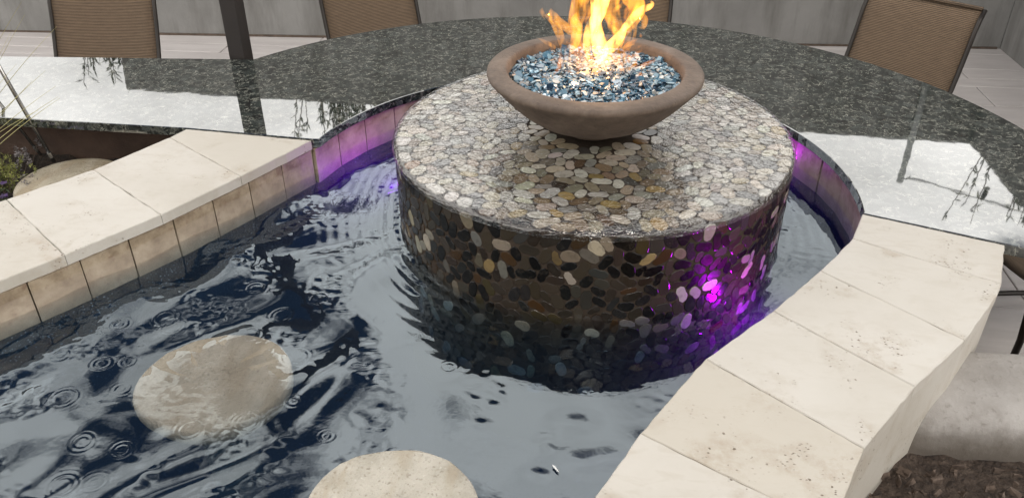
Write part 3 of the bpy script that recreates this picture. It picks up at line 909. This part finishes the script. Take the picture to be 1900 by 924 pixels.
# fire glass: a heap of flat shards
parts, cols = [], []
GP = [((.055, .13, .19), 22), ((.10, .20, .27), 18), ((.025, .06, .10), 18), ((.22, .30, .34), 13), ((.46, .53, .58), 5), ((.012, .028, .048), 14), ((.34, .34, .32), 7), ((.20, .18, .165), 5)]
gw = np.array([w for _, w in GP], float); gw /= gw.sum()
for i in range(4200):
    rr = .240*math.sqrt(RNG.uniform(0, 1)); a = RNG.uniform(0, 2*pi)
    x, y = rr*cos(a), rr*sin(a)
    z = 1.052+.016*(1-(rr/.24)**2)+RNG.uniform(-.008, .006)-(.004 if rr > .225 else 0)
    s = RNG.uniform(.004, .0105) if RNG.random() < .86 else RNG.uniform(.011, .019)
    k = int(RNG.integers(4, 7)); th = np.sort(RNG.uniform(0, 2*pi, k)+0); th = np.linspace(0, 2*pi, k, endpoint=False)+RNG.uniform(-.4, .4, k)
    rr2 = s*RNG.uniform(.6, 1.1, k); hh = s*RNG.uniform(.10, .40)
    R3 = Matrix.Rotation(RNG.uniform(0, 2*pi), 3, 'Z') @ Matrix.Rotation(RNG.normal(0, .38), 3, 'X') @ Matrix.Rotation(RNG.normal(0, .38), 3, 'Y')
    vv = [R3 @ Vector((rr2[j]*cos(th[j]), rr2[j]*sin(th[j]), -hh/2)) for j in range(k)]+[R3 @ Vector((.92*rr2[j]*cos(th[j]), .92*rr2[j]*sin(th[j]), hh/2)) for j in range(k)]
    vv = [(p.x+x, p.y+y, p.z+z) for p in vv]
    ff = [tuple(range(k-1, -1, -1)), tuple(range(k, 2*k))]+[(j, (j+1) % k, k+(j+1) % k, k+j) for j in range(k)]
    parts.append((vv, ff))
    c = np.array(GP[RNG.choice(len(GP), p=gw)][0])*RNG.uniform(.75, 1.25)
    w_ = max(0, 1-np.hypot(x, y-.06)/.13)*.75      # paler, warmer pieces round the burner
    c = c*(1-w_)+np.array([.42, .36, .33])*w_*RNG.uniform(.5, 1.4)
    cols += [np.clip(c, 0, .9)]*(2*k)
gv, gf = join(parts)
go = obj("fire_glass", mesh("fire_glass", gv, gf, MT['glass'])); setcol(go.data, np.array(cols))
tag(go, "heap of blue and silver broken fire glass filling the bowl", None, None, "stuff")

# ================================================================ flame
fl = empty("flame", (0, .03, 1.066), "yellow and orange gas flame rising from the fire glass", "flame")
FW = Vector((sin(yaw), cos(yaw), 0)); RT = Vector((cos(yaw), -sin(yaw), 0))
def fpt(px, py, depth):
    """flame lay-out measured in the upright plane through the burner"""
    return RT*((px-1100)/680.0)+FW*depth+Vector((0, .03, 1.066+(118-py)/600.0))
def catmull(P_, n):
    P_ = [P_[0]]+list(P_)+[P_[-1]]; out = []
    m = len(P_)-3
    for i in range(n+1):
        u = i/n*m; k = min(int(u), m-1); t = u-k
        a, b, c, d = P_[k:k+4]
        out.append(.5*((2*b)+(-a+c)*t+(2*a-5*b+4*c-d)*t*t+(-a+3*b-3*c+d)*t**3))
    return out
def tongue(pts, depth, mat, squash=.62, n=22):
    a = np.array([(x, y, w) for x, y, w in pts], float)
    q = catmull(a, n)
    P3 = [fpt(x, y, depth+.012*sin(y*.06+depth*60)) for x, y, w in q]
    seg = 10; v, f = [], []
    for i, (p, s) in enumerate(zip(P3, q)):
        t = (P3[min(i+1, n)]-P3[max(i-1, 0)]).normalized()
        nx = t.cross(FW).normalized(); w = max(s[2]*1.22, .25)/680.0
        for k in range(seg):
            an = 2*pi*k/seg
            v.append(p+nx*cos(an)*w+FW*sin(an)*w*squash)
    for i in range(n):
        for k in range(seg):
            k2 = (k+1) % seg; f.append((i*seg+k, i*seg+k2, (i+1)*seg+k2, (i+1)*seg+k))
    f.append(tuple(range(seg-1, -1, -1))); f.append(tuple(n*seg+k for k in range(seg)))
    bmv = wpart("flame_tongue", [tuple(p) for p in v], f, mat, fl, True)
    bm = bmesh.new(); bm.from_mesh(bmv.data); bmesh.ops.recalc_face_normals(bm, faces=bm.faces[:])
    if bm.calc_volume(signed=True) < 0: bmesh.ops.reverse_faces(bm, faces=bm.faces[:])
    bm.to_mesh(bmv.data); bm.free()
    return bmv
Fm, Fc, Fw_ = MT['flame'], MT['flamecore'], MT['wisp']
tongue([(1112, 108, 2), (1110, 92, 12), (1104, 70, 12), (1098, 45, 9), (1096, 15, 8), (1088, -15, 6), (1080, -55, 4), (1076, -85, 0)], 0, Fc)
tongue([(1118, 104, 3), (1128, 88, 10), (1140, 72, 9), (1150, 55, 6), (1152, 40, 0)], .02, Fc)
tongue([(1085, 98, 2), (1082, 75, 7), (1088, 50, 10), (1100, 25, 10), (1104, 0, 12), (1110, -30, 9), (1120, -70, 0)], -.02, Fc)
tongue([(1066, 96, 2), (1064, 70, 8), (1060, 48, 12), (1066, 22, 14), (1072, -5, 14), (1068, -40, 9), (1060, -80, 0)], .03, Fm)
tongue([(1050, 90, 1), (1058, 72, 7), (1062, 50, 10), (1056, 30, 7), (1060, 14, 0)], -.03, Fm)
tongue([(1076, 88, 2), (1064, 66, 6), (1044, 50, 7), (1026, 40, 8), (1016, 30, 7), (1014, 20, 0)], .01, Fm)
tongue([(1034, 92, 1), (1034, 70, 6), (1026, 52, 7), (1018, 42, 5), (1007, 32, 4), (1012, 29, 0)], .02, Fm)
tongue([(1003, 40, .3), (1000, 32, 3), (997, 26, 4), (999, 20, 0)], .02, Fm)
tongue([(1142, 96, 2), (1146, 74, 7), (1140, 52, 10), (1128, 32, 14), (1124, 10, 16), (1134, -15, 14), (1140, -45, 8), (1134, -75, 0)], .02, Fm)
tongue([(1140, 78, 2), (1150, 58, 7), (1164, 40, 10), (1172, 22, 13), (1166, 4, 14), (1150, -12, 12), (1160, -40, 6), (1170, -60, 0)], -.01, Fm)
tongue([(1140, 60, 3), (1158, 44, 6), (1172, 30, 7), (1186, 20, 6), (1196, 16, 5), (1200, 10, 3), (1192, 3, 0)], .0, Fc)
tongue([(1152, 100, 1), (1152, 84, 4), (1156, 66, 6), (1158, 50, 5), (1150, 36, 0)], -.03, Fm)
tongue([(1164, 100, .5), (1172, 82, 3), (1174, 64, 3), (1172, 46, 5), (1180, 34, 7), (1190, 40, 6), (1188, 52, 4), (1178, 52, 0)], .03, Fm)
tongue([(1184, 62, 0), (1186, 68, 2.5), (1187, 72, 0)], .03, Fw_)
tongue([(1110, 96, 1), (1126, 84, 4), (1138, 68, 5), (1130, 48, 6), (1120, 38, 4), (1116, 24, 0)], -.04, Fm)
tongue([(1096, 110, 1), (1090, 96, 6), (1074, 84, 7), (1060, 84, 5), (1048, 80, 0)], -.04, Fw_)
tongue([(1068, 70, 0), (1070, 84, 2), (1062, 98, 2), (1066, 104, 0)], -.06, Fw_)
tongue([(1030, 66, 0), (1032, 84, 3), (1030, 100, 4), (1022, 112, 2), (1012, 116, 0)], -.07, Fw_)
tongue([(1044, 78, 0), (1048, 92, 2), (1056, 102, 1.5), (1062, 102, 0)], -.07, Fw_)
tongue([(1140, 88, 0), (1142, 100, 2.2), (1146, 108, 1.4), (1144, 114, 0)], -.07, Fw_)
tongue([(1176, 106, 0), (1180, 112, 4), (1176, 120, 4), (1184, 126, 1.5), (1172, 128, 0)], -.09, Fw_)
tongue([(1100, 100, 3), (1120, 98, 10), (1146, 96, 8), (1160, 92, 0)], .0, Fm)
tongue([(1036, 92, 0), (1060, 92, 5), (1090, 94, 7), (1110, 96, 0)], .04, Fw_)

fr2 = np.random.default_rng(23)
for i in range(40):          # small ragged licks round the edge of the fire
    x0 = fr2.uniform(1012, 1192); d0 = fr2.uniform(-.09, .07); y0 = 104-d0*150+fr2.uniform(-6, 6); hgt = fr2.uniform(16, 46)*(1.25-abs(x0-1106)/110)
    dx = fr2.normal(0, 9)+(x0-1106)*.12; w_ = fr2.uniform(1.6, 4.6)
    tongue([(x0, y0, .4), (x0+fr2.normal(0, 3), y0-hgt*.25, w_*.8), (x0+dx*.5+fr2.normal(0, 3), y0-hgt*.55, w_), (x0+dx+fr2.normal(0, 4), y0-hgt*.8, w_*.6), (x0+dx*1.3+fr2.normal(0, 4), y0-hgt, 0)], d0, (Fm, Fw_, Fw_)[i % 3], .6, 12)
for i in range(12):          # higher, detached licks
    x0 = fr2.uniform(1050, 1190); y0 = fr2.uniform(10, 58); d0 = fr2.uniform(-.04, .05); L = fr2.uniform(14, 40); w_ = fr2.uniform(2, 5)
    tongue([(x0, y0, 0), (x0+fr2.normal(0, 4), y0-L*.35, w_), (x0+fr2.normal(3, 6), y0-L*.7, w_*.8), (x0+fr2.normal(4, 8), y0-L, 0)], d0, (Fm, Fw_)[i % 2], .6, 12)
fld = bpy.data.lights.new("fire_glow", 'POINT'); fld.color = (1.0, .50, .18); fld.energy = 1.6; fld.shadow_soft_size = .05
flo = bpy.data.objects.new("fire_glow", fld); COL.objects.link(flo); flo.parent = fl; flo.location = (0, 0, .06)

# ================================================================ stepping stones
def stepstone(cx, cy, rx, ry, rot, zt, depth, label, seed, wob=.03, mat='step'):
    r = np.random.default_rng(seed); k = 44
    th = np.linspace(0, 2*pi, k, endpoint=False)
    rr = 1+wob*(np.sin(2*th+r.uniform(0, 6))*.5+np.sin(3*th+r.uniform(0, 6))*.5+np.sin(5*th+r.uniform(0, 6))*.3)
    lay = [(.30, -depth), (.32, -depth+.05), (.36, -.10), (.93, -.05), (1.0, -.03), (1.003, -.010), (.988, -.003), (.965, 0.0), (.80, .0005), (.5, .001), (.2, .001)]
    v, f = [], []
    for li, (s, z) in enumerate(lay):
        for j in range(k):
            x, y = rx*s*rr[j]*cos(th[j]), ry*s*rr[j]*sin(th[j])
            zz = z+(r.normal(0, .0012) if li > 4 else 0)+(.0035*(y-x*.2)/ry if zt < W+.01 else 0)
            v.append((cx+x*cos(rot)-y*sin(rot), cy+x*sin(rot)+y*cos(rot), zt+zz))
    for l in range(len(lay)-1):
        for j in range(k):
            j2 = (j+1) % k; f.append((l*k+j, l*k+j2, (l+1)*k+j2, (l+1)*k+j))
    f.append(tuple((len(lay)-1)*k+j for j in range(k)))
    o = obj("stepping_stone", mesh("stepping_stone", [(a-cx, b-cy, c-zt+depth) for a, b, c in v], f, MT[mat], True), None, (cx, cy, zt-depth))
    tag(o, label, "stepping stone", "round stepping stones in the pool")
stepstone(-.825, -.872, .178, .160, .2, W-.0025, .44, "round tan stepping stone just awash at the left of the pool", 5, .03, "wetstep")
stepstone(-.335, -1.215, .165, .158, .0, W+.022, .48, "pale dry stepping stone at the near edge, cut by the picture's bottom", 8, .02)

# fallen petal on the water
pv = [(.0, .0, 0), (.012, .004, .002), (.03, .0, .001), (.014, -.005, .002), (.04, .001, 0)]
po = obj("petal", mesh("petal", [(-.5*.026+x*.65, y*.65, z*.65) for x, y, z in [(0, 0, 0), (.012, .004, .0015), (.030, .0025, .001), (.040, 0, 0), (.030, -.003, .001), (.012, -.004, .0015), (.018, 0, .003)]],
         [(0, 6, 1), (1, 6, 2), (2, 6, 3), (3, 6, 4), (4, 6, 5), (5, 6, 0)], MT['bulb']), None, (-.035, -1.065, W+.003))
po.rotation_euler = (0, 0, -.9); tag(po, "small white petal floating on the smooth water near the right coping", "petal")

# ================================================================ pond lamps
def pondlamp(x, y, z, face, label, energy):
    e = empty("pond_light", (x, y, .17), label, "light", "purple lamps under the water")
    wpart("stem", *tube([(x, y, .172), (x, y, z-.01)], .008, 8), MT['lampcase'], e)
    c = wpart("housing", *tube([(x-face[0]*.03, y-face[1]*.03, z-.012), (x+face[0]*.02, y+face[1]*.02, z+.016)], [.022, .030], 16), MT['lampcase'], e, False)
    wpart("lens", *tube([(x+face[0]*.021, y+face[1]*.021, z+.017), (x+face[0]*.026, y+face[1]*.026, z+.021)], [.026, .022], 16), MT['lens'], e)
    ld = bpy.data.lights.new("purple_glow", 'POINT'); ld.color = (.82, .0, 1.0); ld.energy = energy; ld.shadow_soft_size = .012
    lo = bpy.data.objects.new("purple_glow", ld); COL.objects.link(lo); lo.parent = e
    lo.location = (face[0]*.055, face[1]*.055, z-.17+.035)
pondlamp(-.665, .26, W-.15, (-.3, .4), "purple underwater lamp glowing in the gap behind the drum's left side", 5.5)
pondlamp(.52, -.515, W-.115, (-.45, .45), "purple underwater lamp against the drum beside the right coping", 17.0)
pondlamp(.56, .46, W-.06, (.45, -.1), "faint purple underwater lamp hidden behind the drum's right side", 3.0)

# ================================================================ chairs
def make_chair():
    """local frame: back plane crosses z=.60 at the origin, +Y points away from the counter"""
    lean = math.tan(radians(21)); P_ = {}
    hw = .228
    def by(z): return (z-.60)*lean
    # sling: from the front of the seat up the back
    path = []
    for i in range(8):
        t = i/7; path.append((-.56+t*.42, .44-.025*t-.014*sin(pi*t)))
    path = [(y, z) for y, z in path]
    bpath = []
    for i in range(13):
        z = .40+(.885-.40)*i/12
        bpath.append((by(z)+.018*sin(pi*i/12)+(.03*((i-10)/2)**2 if i > 10 else 0), z))
    def sheet(pth, w, th):
        v, f, uv = [], [], []
        nx = 9
        for side_ in (0, 1):
            for y, z in pth:
                for k in range(nx):
                    u = k/(nx-1)*2-1; sag = .016*(1-u*u)
                    v.append((u*w, y+(sag if pth is bpath else 0)+(th if side_ else 0), z-(sag if pth is not bpath else 0)-(th if side_ and pth is not bpath else 0)))
        m = len(pth); o = m*nx
        for i in range(m-1):
            for k in range(nx-1):
                a = i*nx+k
                f.append((a, a+1, a+nx+1, a+nx)); f.append((o+a+nx, o+a+nx+1, o+a+1, o+a))
        for i in range(m-1):
            for k in (0, nx-1):
                a = i*nx+k; q = (a, a+nx, o+a+nx, o+a); f.append(q if k == 0 else q[::-1])
        for i in (0, m-1):
            for k in range(nx-1):
                a = i*nx+k; q = (a, a+1, o+a+1, o+a); f.append(q[::-1] if i == 0 else q)
        return v, f
    def addm(name, v, f, mat, smooth=True, uv=False):
        me = mesh(name, v, f, mat, smooth)
        if uv:
            l = me.uv_layers.new(name="UVMap")
            for lp in me.loops:
                c = me.vertices[lp.vertex_index].co
                l.data[lp.index].uv = (c.x*2.0, (c.z if name == 'back_sling' else c.y)*2.0)
        return me
    P_['back_sling'] = [addm('back_sling', *sheet(bpath, hw, .004), MT['sling'], True, True)]
    P_['seat_sling'] = [addm('seat_sling', *sheet(path, hw, .004), MT['sling'], True, True)]
    rails, legs, arms = [], [], []
    for s in (-1, 1):
        x = s*(hw+.009)
        rp = [(x, y+.002, z) for y, z in reversed(bpath)]+[(x, -.20, .395)]+[(x, y, z) for y, z in reversed(path)]
        rails.append(addm('frame_rail', *tube(rp, .010, 8), MT['frame']))
        x2 = s*(hw+.024)
        legs.append(addm('leg', *tube([(x2, -.56, .43), (x2, -.54, .24), (x2, -.545, .012)], .011, 8), MT['frame']))
        legs.append(addm('leg', *tube([(x2, -.03, .52), (x2, -.06, .33), (x2, .06, .012)], .011, 8), MT['frame']))
    P_['frame_rail'] = rails; P_['leg'] = legs
    P_['crossbar'] = [addm('crossbar', *tube([(-hw, by(.885)+.03, .888), (hw, by(.885)+.03, .888)], .009, 8), MT['sling'], True, True),
                      addm('crossbar', *tube([(-hw-.02, -.10, .36), (hw+.02, -.10, .36)], .009, 8), MT['frame'])]
    P_['base_hoop'] = [addm('base_hoop', *tube([(s*(hw+.024), -.545+.605*i/10, .012+.028*sin(pi*i/10)) for i in range(11)], .010, 8), MT['frame']) for s in (-1, 1)]
    return P_
CH = make_chair()
def chair(x, y, ox, oy, label):
    rz = math.atan2(-ox, oy)
    e = empty("sling_chair", (x, y, 0), label, "chair", "sling chairs round the counter", rz)
    for nm, ms in CH.items():
        for m_ in ms: obj(nm, m_, e)
chair(-2.23, 1.25, -.10, .995, "brown sling chair behind the straight counter, left of the dark post")
chair(-1.08, 1.71, -.545, .838, "brown sling chair behind the round counter, just right of the dark post")
chair(.125, 2.0, .08, .997, "brown sling chair half hidden behind the flame")
chair(1.295, 1.365, .63, .777, "brown sling chair with its whole back showing, right of the fire bowl")
chair(1.86, .33, .98, .2, "brown chair under the right end of the counter, only its base showing")

# post
pe = empty("post", (-1.42, .885, 0), "dark brown square metal post rising behind the counter's notch", "post")
pv = box(-1.42, .885, 1.12, .068, .068, 2.22, -.12)
po_ = wpart("shaft", *pv, MT['post'], pe); bevel_me(po_.data, .004, 2)
wpart("base_plate", *box(-1.42, .885, .008, .16, .16, .012, -.12), MT['post'], pe)
wpart("cap", *box(-1.42, .885, 2.24, .08, .08, .016, -.12), MT['post'], pe)

# ================================================================ concrete kerb / bench on the right
kb = empty("concrete_ledge", (1.6, -.66, 0), "rounded grey plastered ledge against the outside of the right coping", "ledge")
k, pr = 18, []
# cross-section in y,z with round shoulders
cs = [(-.80, .40), (-.80, .50), (-.792, .55), (-.772, .585), (-.735, .600), (-.68, .603), (-.60, .602), (-.555, .598), (-.540, .580), (-.535, .52), (-.53, 0.0), (-.80, 0.0)]
v, f = [], []
X_ = [.60, .75, .9, 1.05, 1.2, 1.4, 1.7, 2.1, 2.6]
for i, x in enumerate(X_):
    for y, z in cs:
        v.append((x+(.03*sin(i*2.1) if i else 0), y+.012*sin(x*7+z*3)+.006*sin(x*19), z+(.006*sin(x*11+y*9) if z > .45 else 0)))
m = len(cs)
for i in range(len(X_)-1):
    for j in range(m):
        j2 = (j+1) % m; f.append((i*m+j, (i+1)*m+j, (i+1)*m+j2, i*m+j2))
f.append(tuple(range(m))); f.append(tuple((len(X_)-1)*m+j for j in range(m-1, -1, -1)))
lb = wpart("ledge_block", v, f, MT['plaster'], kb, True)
md = lb.modifiers.new("s", 'SUBSURF'); md.levels = 2; md.render_levels = 2

# ================================================================ planter contents
dk = obj("cement_disc", mesh("cement_disc", *lathe([(.05, 0), (.168, 0), (.175, .008), (.175, .045), (.169, .052), (.155, .054), (.05, .055)], 64), MT['drystep'], True), None, (-1.735, .085, .535))
tag(dk, "flat round cement disc lying in the planter against the coping", "stepping stone")

def rod(p0, p1, r, label):
    e = empty("garden_stake", p0, label, "stake", "steel stakes standing in the planter")
    wpart("shaft", *tube([p0, p1], r, 10), MT['steel'], e, True)
    d_ = (Vector(p1)-Vector(p0)).normalized()
    wpart("tip", *tube([Vector(p1), Vector(p1)+d_*.02], [r*1.3, .002], 10), MT['steel'], e)
    wpart("collar", *tube([Vector(p0)+d_*.02, Vector(p0)+d_*.04], [r*1.35, r*1.35], 10), MT['steel'], e)
rod((-1.885, .235, .575), (-1.955, .16, 1.14), .0066, "thicker shiny steel stake standing at the edge of the cement disc")
rod((-2.00, .33, .55), (-2.13, .22, 1.08), .0055, "thinner pale steel stake leaning behind the cement disc")

def leafquad(p, d, n_, L, w):
    """pointed leaf as four triangles with a bent midrib"""
    d = d.normalized(); s = d.cross(n_).normalized(); nn = s.cross(d)
    a = p; b = p+d*L*.45+s*w/2-nn*L*.02; c = p+d*L-nn*L*.10; e = p+d*L*.45-s*w/2-nn*L*.02; m_ = p+d*L*.48+nn*L*.03
    return [a, b, c, e, m_], [(0, 1, 4), (1, 2, 4), (2, 3, 4), (3, 0, 4)]
def rv():
    v = Vector(RNG.normal(0, 1, 3)); return v.normalized()
def add_leaves(name, items, mat, parent, world=True):
    parts, cols = [], []
    for p, d, n_, L, w, c in items:
        q = leafquad(Vector(p), Vector(d), Vector(n_), L, w); parts.append(q); cols += [c]*5
    o = wpart(name, *join(parts), mat, parent)
    setcol(o.data, np.array([[c, c, c] for c in cols])); return o

# yellow green feathery shrub
sh = empty("feathery_shrub", (-1.99, .09, .535), "yellow green feathery shrublet at the left edge of the planter", "plant")
items = []; stems = []
for i in range(60):
    a = RNG.uniform(0, 2*pi); tilt = abs(RNG.normal(0, .55)); L = RNG.uniform(.05, .125)
    d_ = Vector((sin(tilt)*cos(a), sin(tilt)*sin(a), cos(tilt)))
    b = Vector((-1.99, .09, .535))+Vector((RNG.normal(0, .035), RNG.normal(0, .04), 0))
    pts = [b+d_*L*t+Vector((0, 0, .01*t*t)) for t in (0, .5, 1)]
    stems.append(tube(pts, [.0016, .0013, .0008], 4))
    for j in range(42):
        t = RNG.uniform(.2, 1.08); p = b+d_*L*t
        q = (d_*.6+rv()).normalized()
        items.append((p, q, rv(), RNG.uniform(.007, .016), RNG.uniform(.0022, .0045), min(1, max(0, t*.8+RNG.normal(0, .15)))))
wpart("stems", *join(stems), MT['bark'], sh)["kind"] = "stuff"
add_leaves("foliage", items, MT['feather'], sh)["kind"] = "stuff"
# grey dried flower heads
def sprigs(cx, cy, n_, spread, h, label):
    e = empty("dried_flowers", (cx, cy, .535), label, "plant", "small plants in the planter")
    st, it = [], []
    for i in range(n_):
        b = Vector((cx+RNG.normal(0, spread), cy+RNG.normal(0, spread), .535)); hh = h*RNG.uniform(.6, 1.2)
        t_ = b+Vector((RNG.normal(0, .02), RNG.normal(0, .02), hh))
        st.append(tube([b, (b+t_)/2+Vector((.004, 0, 0)), t_], [.0015, .0012, .001], 4))
        for j in range(46):
            d_ = rv(); d_.z = abs(d_.z)*.8
            it.append((t_+rv()*.006-Vector((0, 0, RNG.uniform(0, .03))), d_, rv(), RNG.uniform(.007, .014), RNG.uniform(.003, .006), RNG.uniform(0, 1)))
    wpart("stems", *join(st), MT['bark'], e)["kind"] = "stuff"
    add_leaves("flower_heads", it, MT['grey'], e)["kind"] = "stuff"
sprigs(-2.005, .245, 9, .035, .075, "grey dried flower heads behind the yellow green shrublet")
sprigs(-1.90, .075, 7, .022, .05, "low grey brown sprigs between the shrublet and the cement disc")
vi = empty("viola_plant", (-1.90, -.06, .535), "dark purple flowers tucked against the coping's outer edge", "plant")
it, lf = [], []
for i in range(13):
    b = Vector((-1.93+RNG.normal(0, .06), -.03+RNG.normal(0, .035), .575+RNG.uniform(0, .05)))
    for j in range(5):
        a = j*2*pi/5; it.append((b, (cos(a), sin(a), .25), (0, 0, 1), .016, .013, RNG.uniform(0, 1)))
    for j in range(6):
        lf.append((b-Vector((0, 0, .02)), rv(), (0, 0, 1), .02, .009, RNG.uniform(0, .6)))
add_leaves("petals", it, MT['petal'], vi)["kind"] = "stuff"
add_leaves("foliage", lf, MT['leaf'], vi)["kind"] = "stuff"

# spiky grass reaching in from the left
sg = empty("spiky_grass", (-2.16, -.02, .535), "spiky grass plant with long dry tipped blades reaching in from the left", "plant")
def blade(p0, p1, sag, w):
    p0, p1 = Vector(p0), Vector(p1); v, f = [], []
    d_ = (p1-p0); s = d_.cross(Vector((0, 0, 1))).normalized()
    if s.length < .1: s = Vector((1, 0, 0))
    nseg = 9
    for i in range(nseg+1):
        t = i/nseg; p = p0+d_*t+Vector((0, 0, sag*4*t*(1-t)))
        ww = w*(1-t**1.6)*.5+.0006
        v += [p-s*ww, p+Vector((0, 0, -ww*.6)), p+s*ww, p+Vector((0, 0, ww*.5))]
    for i in range(nseg):
        for k_ in range(4):
            k2 = (k_+1) % 4; f.append((i*4+k_, i*4+k2, (i+1)*4+k2, (i+1)*4+k_))
    f.append((3, 2, 1, 0)); f.append(tuple(nseg*4+k_ for k_ in range(4)))
    o = wpart("leaf", [tuple(q) for q in v], f, MT['blade'], sg)
    c = np.array([[min(1, .15+.85*(i//4)/nseg)]*3 for i in range(len(v))]); setcol(o.data, c)
f_, o_ = 1550.0, np.array(CAMP)
def unp(px, py, y):
    d_ = np.array(r2)*((px-950)/f_)-np.array(u2)*((py-462)/f_)+np.array(fw); t = (y-o_[1])/d_[1]; return o_+d_*t
BASE = np.array([-2.16, -.02, .56])
for tip, yy in (((108, 180), .10), ((104, 160), .14), ((84, 132), .08), ((112, 182), .06), ((105, 50), .05), ((46, 28), .0), ((40, 4), -.05), ((30, 120), .12), ((70, 205), .02), ((20, 60), .1), ((60, 150), -.04)):
    blade(BASE+RNG.normal(0, .012, 3), unp(tip[0], tip[1], yy), RNG.uniform(.01, .03), RNG.uniform(.005, .008))
for i in range(26):
    a = RNG.uniform(0, 2*pi); el = RNG.uniform(.25, 1.3); L = RNG.uniform(.35, .6)
    if -1.2 < a-2*pi*(a > pi) < 1.6: a += pi
    blade(BASE+RNG.normal(0, .015, 3), BASE+np.array([cos(a)*cos(el), sin(a)*cos(el), sin(el)])*L, RNG.uniform(.0, .05), RNG.uniform(.006, .010))

# ================================================================ shrubs behind the wall (mirrored in the counter)
def shrub(cx, cy, z0, h, spread, nst, label, cat_leaf=(.075, .016), dens=26):
    e = empty("willow_leaved_shrub", (cx, cy, -.06), label, "shrub", "shrubs growing behind the long wall")
    st, it = [], []
    for i in range(nst):
        b = Vector((cx+RNG.normal(0, spread*.25), cy+RNG.normal(0, .08), -.06))
        t_ = Vector((cx+RNG.normal(0, spread), cy+RNG.uniform(-.25, .1), z0+h*RNG.uniform(.3, 1)))
        m_ = (b+t_)/2+Vector((RNG.normal(0, .06), RNG.normal(0, .04), .1))
        pts = [b, m_, t_]; q = catmull(pts, 8)
        st.append(tube(q, [.011-.0011*k_ for k_ in range(9)], 5))
        for j in range(dens):
            u = RNG.uniform(.45, 1.0); k_ = min(7, int(u*8)); p = q[k_].lerp(q[k_+1], u*8-k_)
            if p.z < 1.2: continue
            d_ = (q[k_+1]-q[k_]).normalized()*.7+rv()*.8
            it.append((p, d_, rv(), cat_leaf[0]*RNG.uniform(.7, 1.3), cat_leaf[1]*RNG.uniform(.7, 1.2), RNG.uniform(0, 1)))
    wpart("branches", *join(st), MT['bark'], e)["kind"] = "stuff"
    add_leaves("foliage", it, MT['leaf'], e)["kind"] = "stuff"
shrub(-1.80, 3.72, 1.95, .80, .30, 60, "narrow leaved shrub mirrored in the granite just right of the post", dens=34)
shrub(-3.62, 3.62, 1.60, .36, .17, 30, "sparse leafy shrub mirrored at the left end of the granite")
shrub(3.12, 3.45, 2.22, .50, .16, 44, "bushy shrub mirrored at the right end of the granite", (.05, .016), 40)

# string-light pole on the wall
sp = empty("light_pole", (2.28, wy(2.28)-.03, 1.55), "thin grey pole on the wall mirrored in the right of the granite", "pole")
wpart("shaft", *tube([(2.28, wy(2.28)-.03, 1.55), (2.28, wy(2.28)-.03, 2.50)], .022, 10), MT['pole'], sp, True)
wpart("bracket", *box(2.28, wy(2.28)-.012, 1.75, .06, .024, .04), MT['pole'], sp)
wpart("bracket", *box(2.28, wy(2.28)-.012, 2.05, .06, .024, .04), MT['pole'], sp)
wpart("hook", *tube([(2.28, wy(2.28)-.03, 2.46), (2.32, wy(2.28)-.03, 2.47), (2.34, wy(2.28)-.03, 2.455)], .006, 6), MT['black'], sp)
lc = empty("string_light", (2.32, wy(2.3)-.03, 2.46), "cable of string lights mirrored in the right of the granite", "string light")
cp = [(2.32+.30*i, wy(2.3)-.03+.02*i, 2.46+.10*i-.012*i*(4-i)*.4) for i in range(7)]
wpart("cable", *tube([tuple(q) for q in catmull([Vector(p) for p in cp], 24)], .005, 6), MT['black'], lc)
for i in (2, 4, 6):
    x, y, z = cp[i]
    s_ = wpart("socket", *tube([(x, y, z+.004), (x, y, z-.05)], .017, 10), MT['black'], lc)
    wpart("bulb", *lathe([(.008, 0), (.016, -.012), (.024, -.035), (.020, -.055), (.006, -.066)][::-1], 12, (x, y, z-.05)), MT['bulb'], lc, True)

# ================================================================ building added out of view to block low sky light
hs = empty("sky_blocker", (0, -8.2, -.06), "unseen building added behind the viewer to dim the bright low sky", "sky_blocker")
wpart("wall", *box(-.5, -8.3, 1.65, 13, .25, 3.42), MT['stucco'], hs)
wpart("roof", [(-7.4, -7.55, 3.30), (6.4, -7.55, 3.30), (6.4, -11.5, 4.9), (-7.4, -11.5, 4.9), (-7.4, -7.55, 3.40), (6.4, -7.55, 3.40), (6.4, -11.5, 5.0), (-7.4, -11.5, 5.0)],
      [(3, 2, 1, 0), (4, 5, 6, 7), (0, 1, 5, 4), (1, 2, 6, 5), (2, 3, 7, 6), (3, 0, 4, 7)], MT['post'], hs)
for x in (-4.6, -2.2, 2.6):
    wpart("window_frame", *join([box(x-.62, -8.16, 1.7, .08, .08, 1.3), box(x+.62, -8.16, 1.7, .08, .08, 1.3), box(x, -8.16, 2.31, 1.16, .08, .08), box(x, -8.16, 1.09, 1.16, .08, .08)]), MT['frame'], hs)
    wpart("pane", *box(x, -8.168, 1.7, 1.16, .02, 1.14), MT['black'], hs)
wpart("door", *box(.2, -8.15, 1.05, .95, .06, 2.1), MT['frame'], hs)
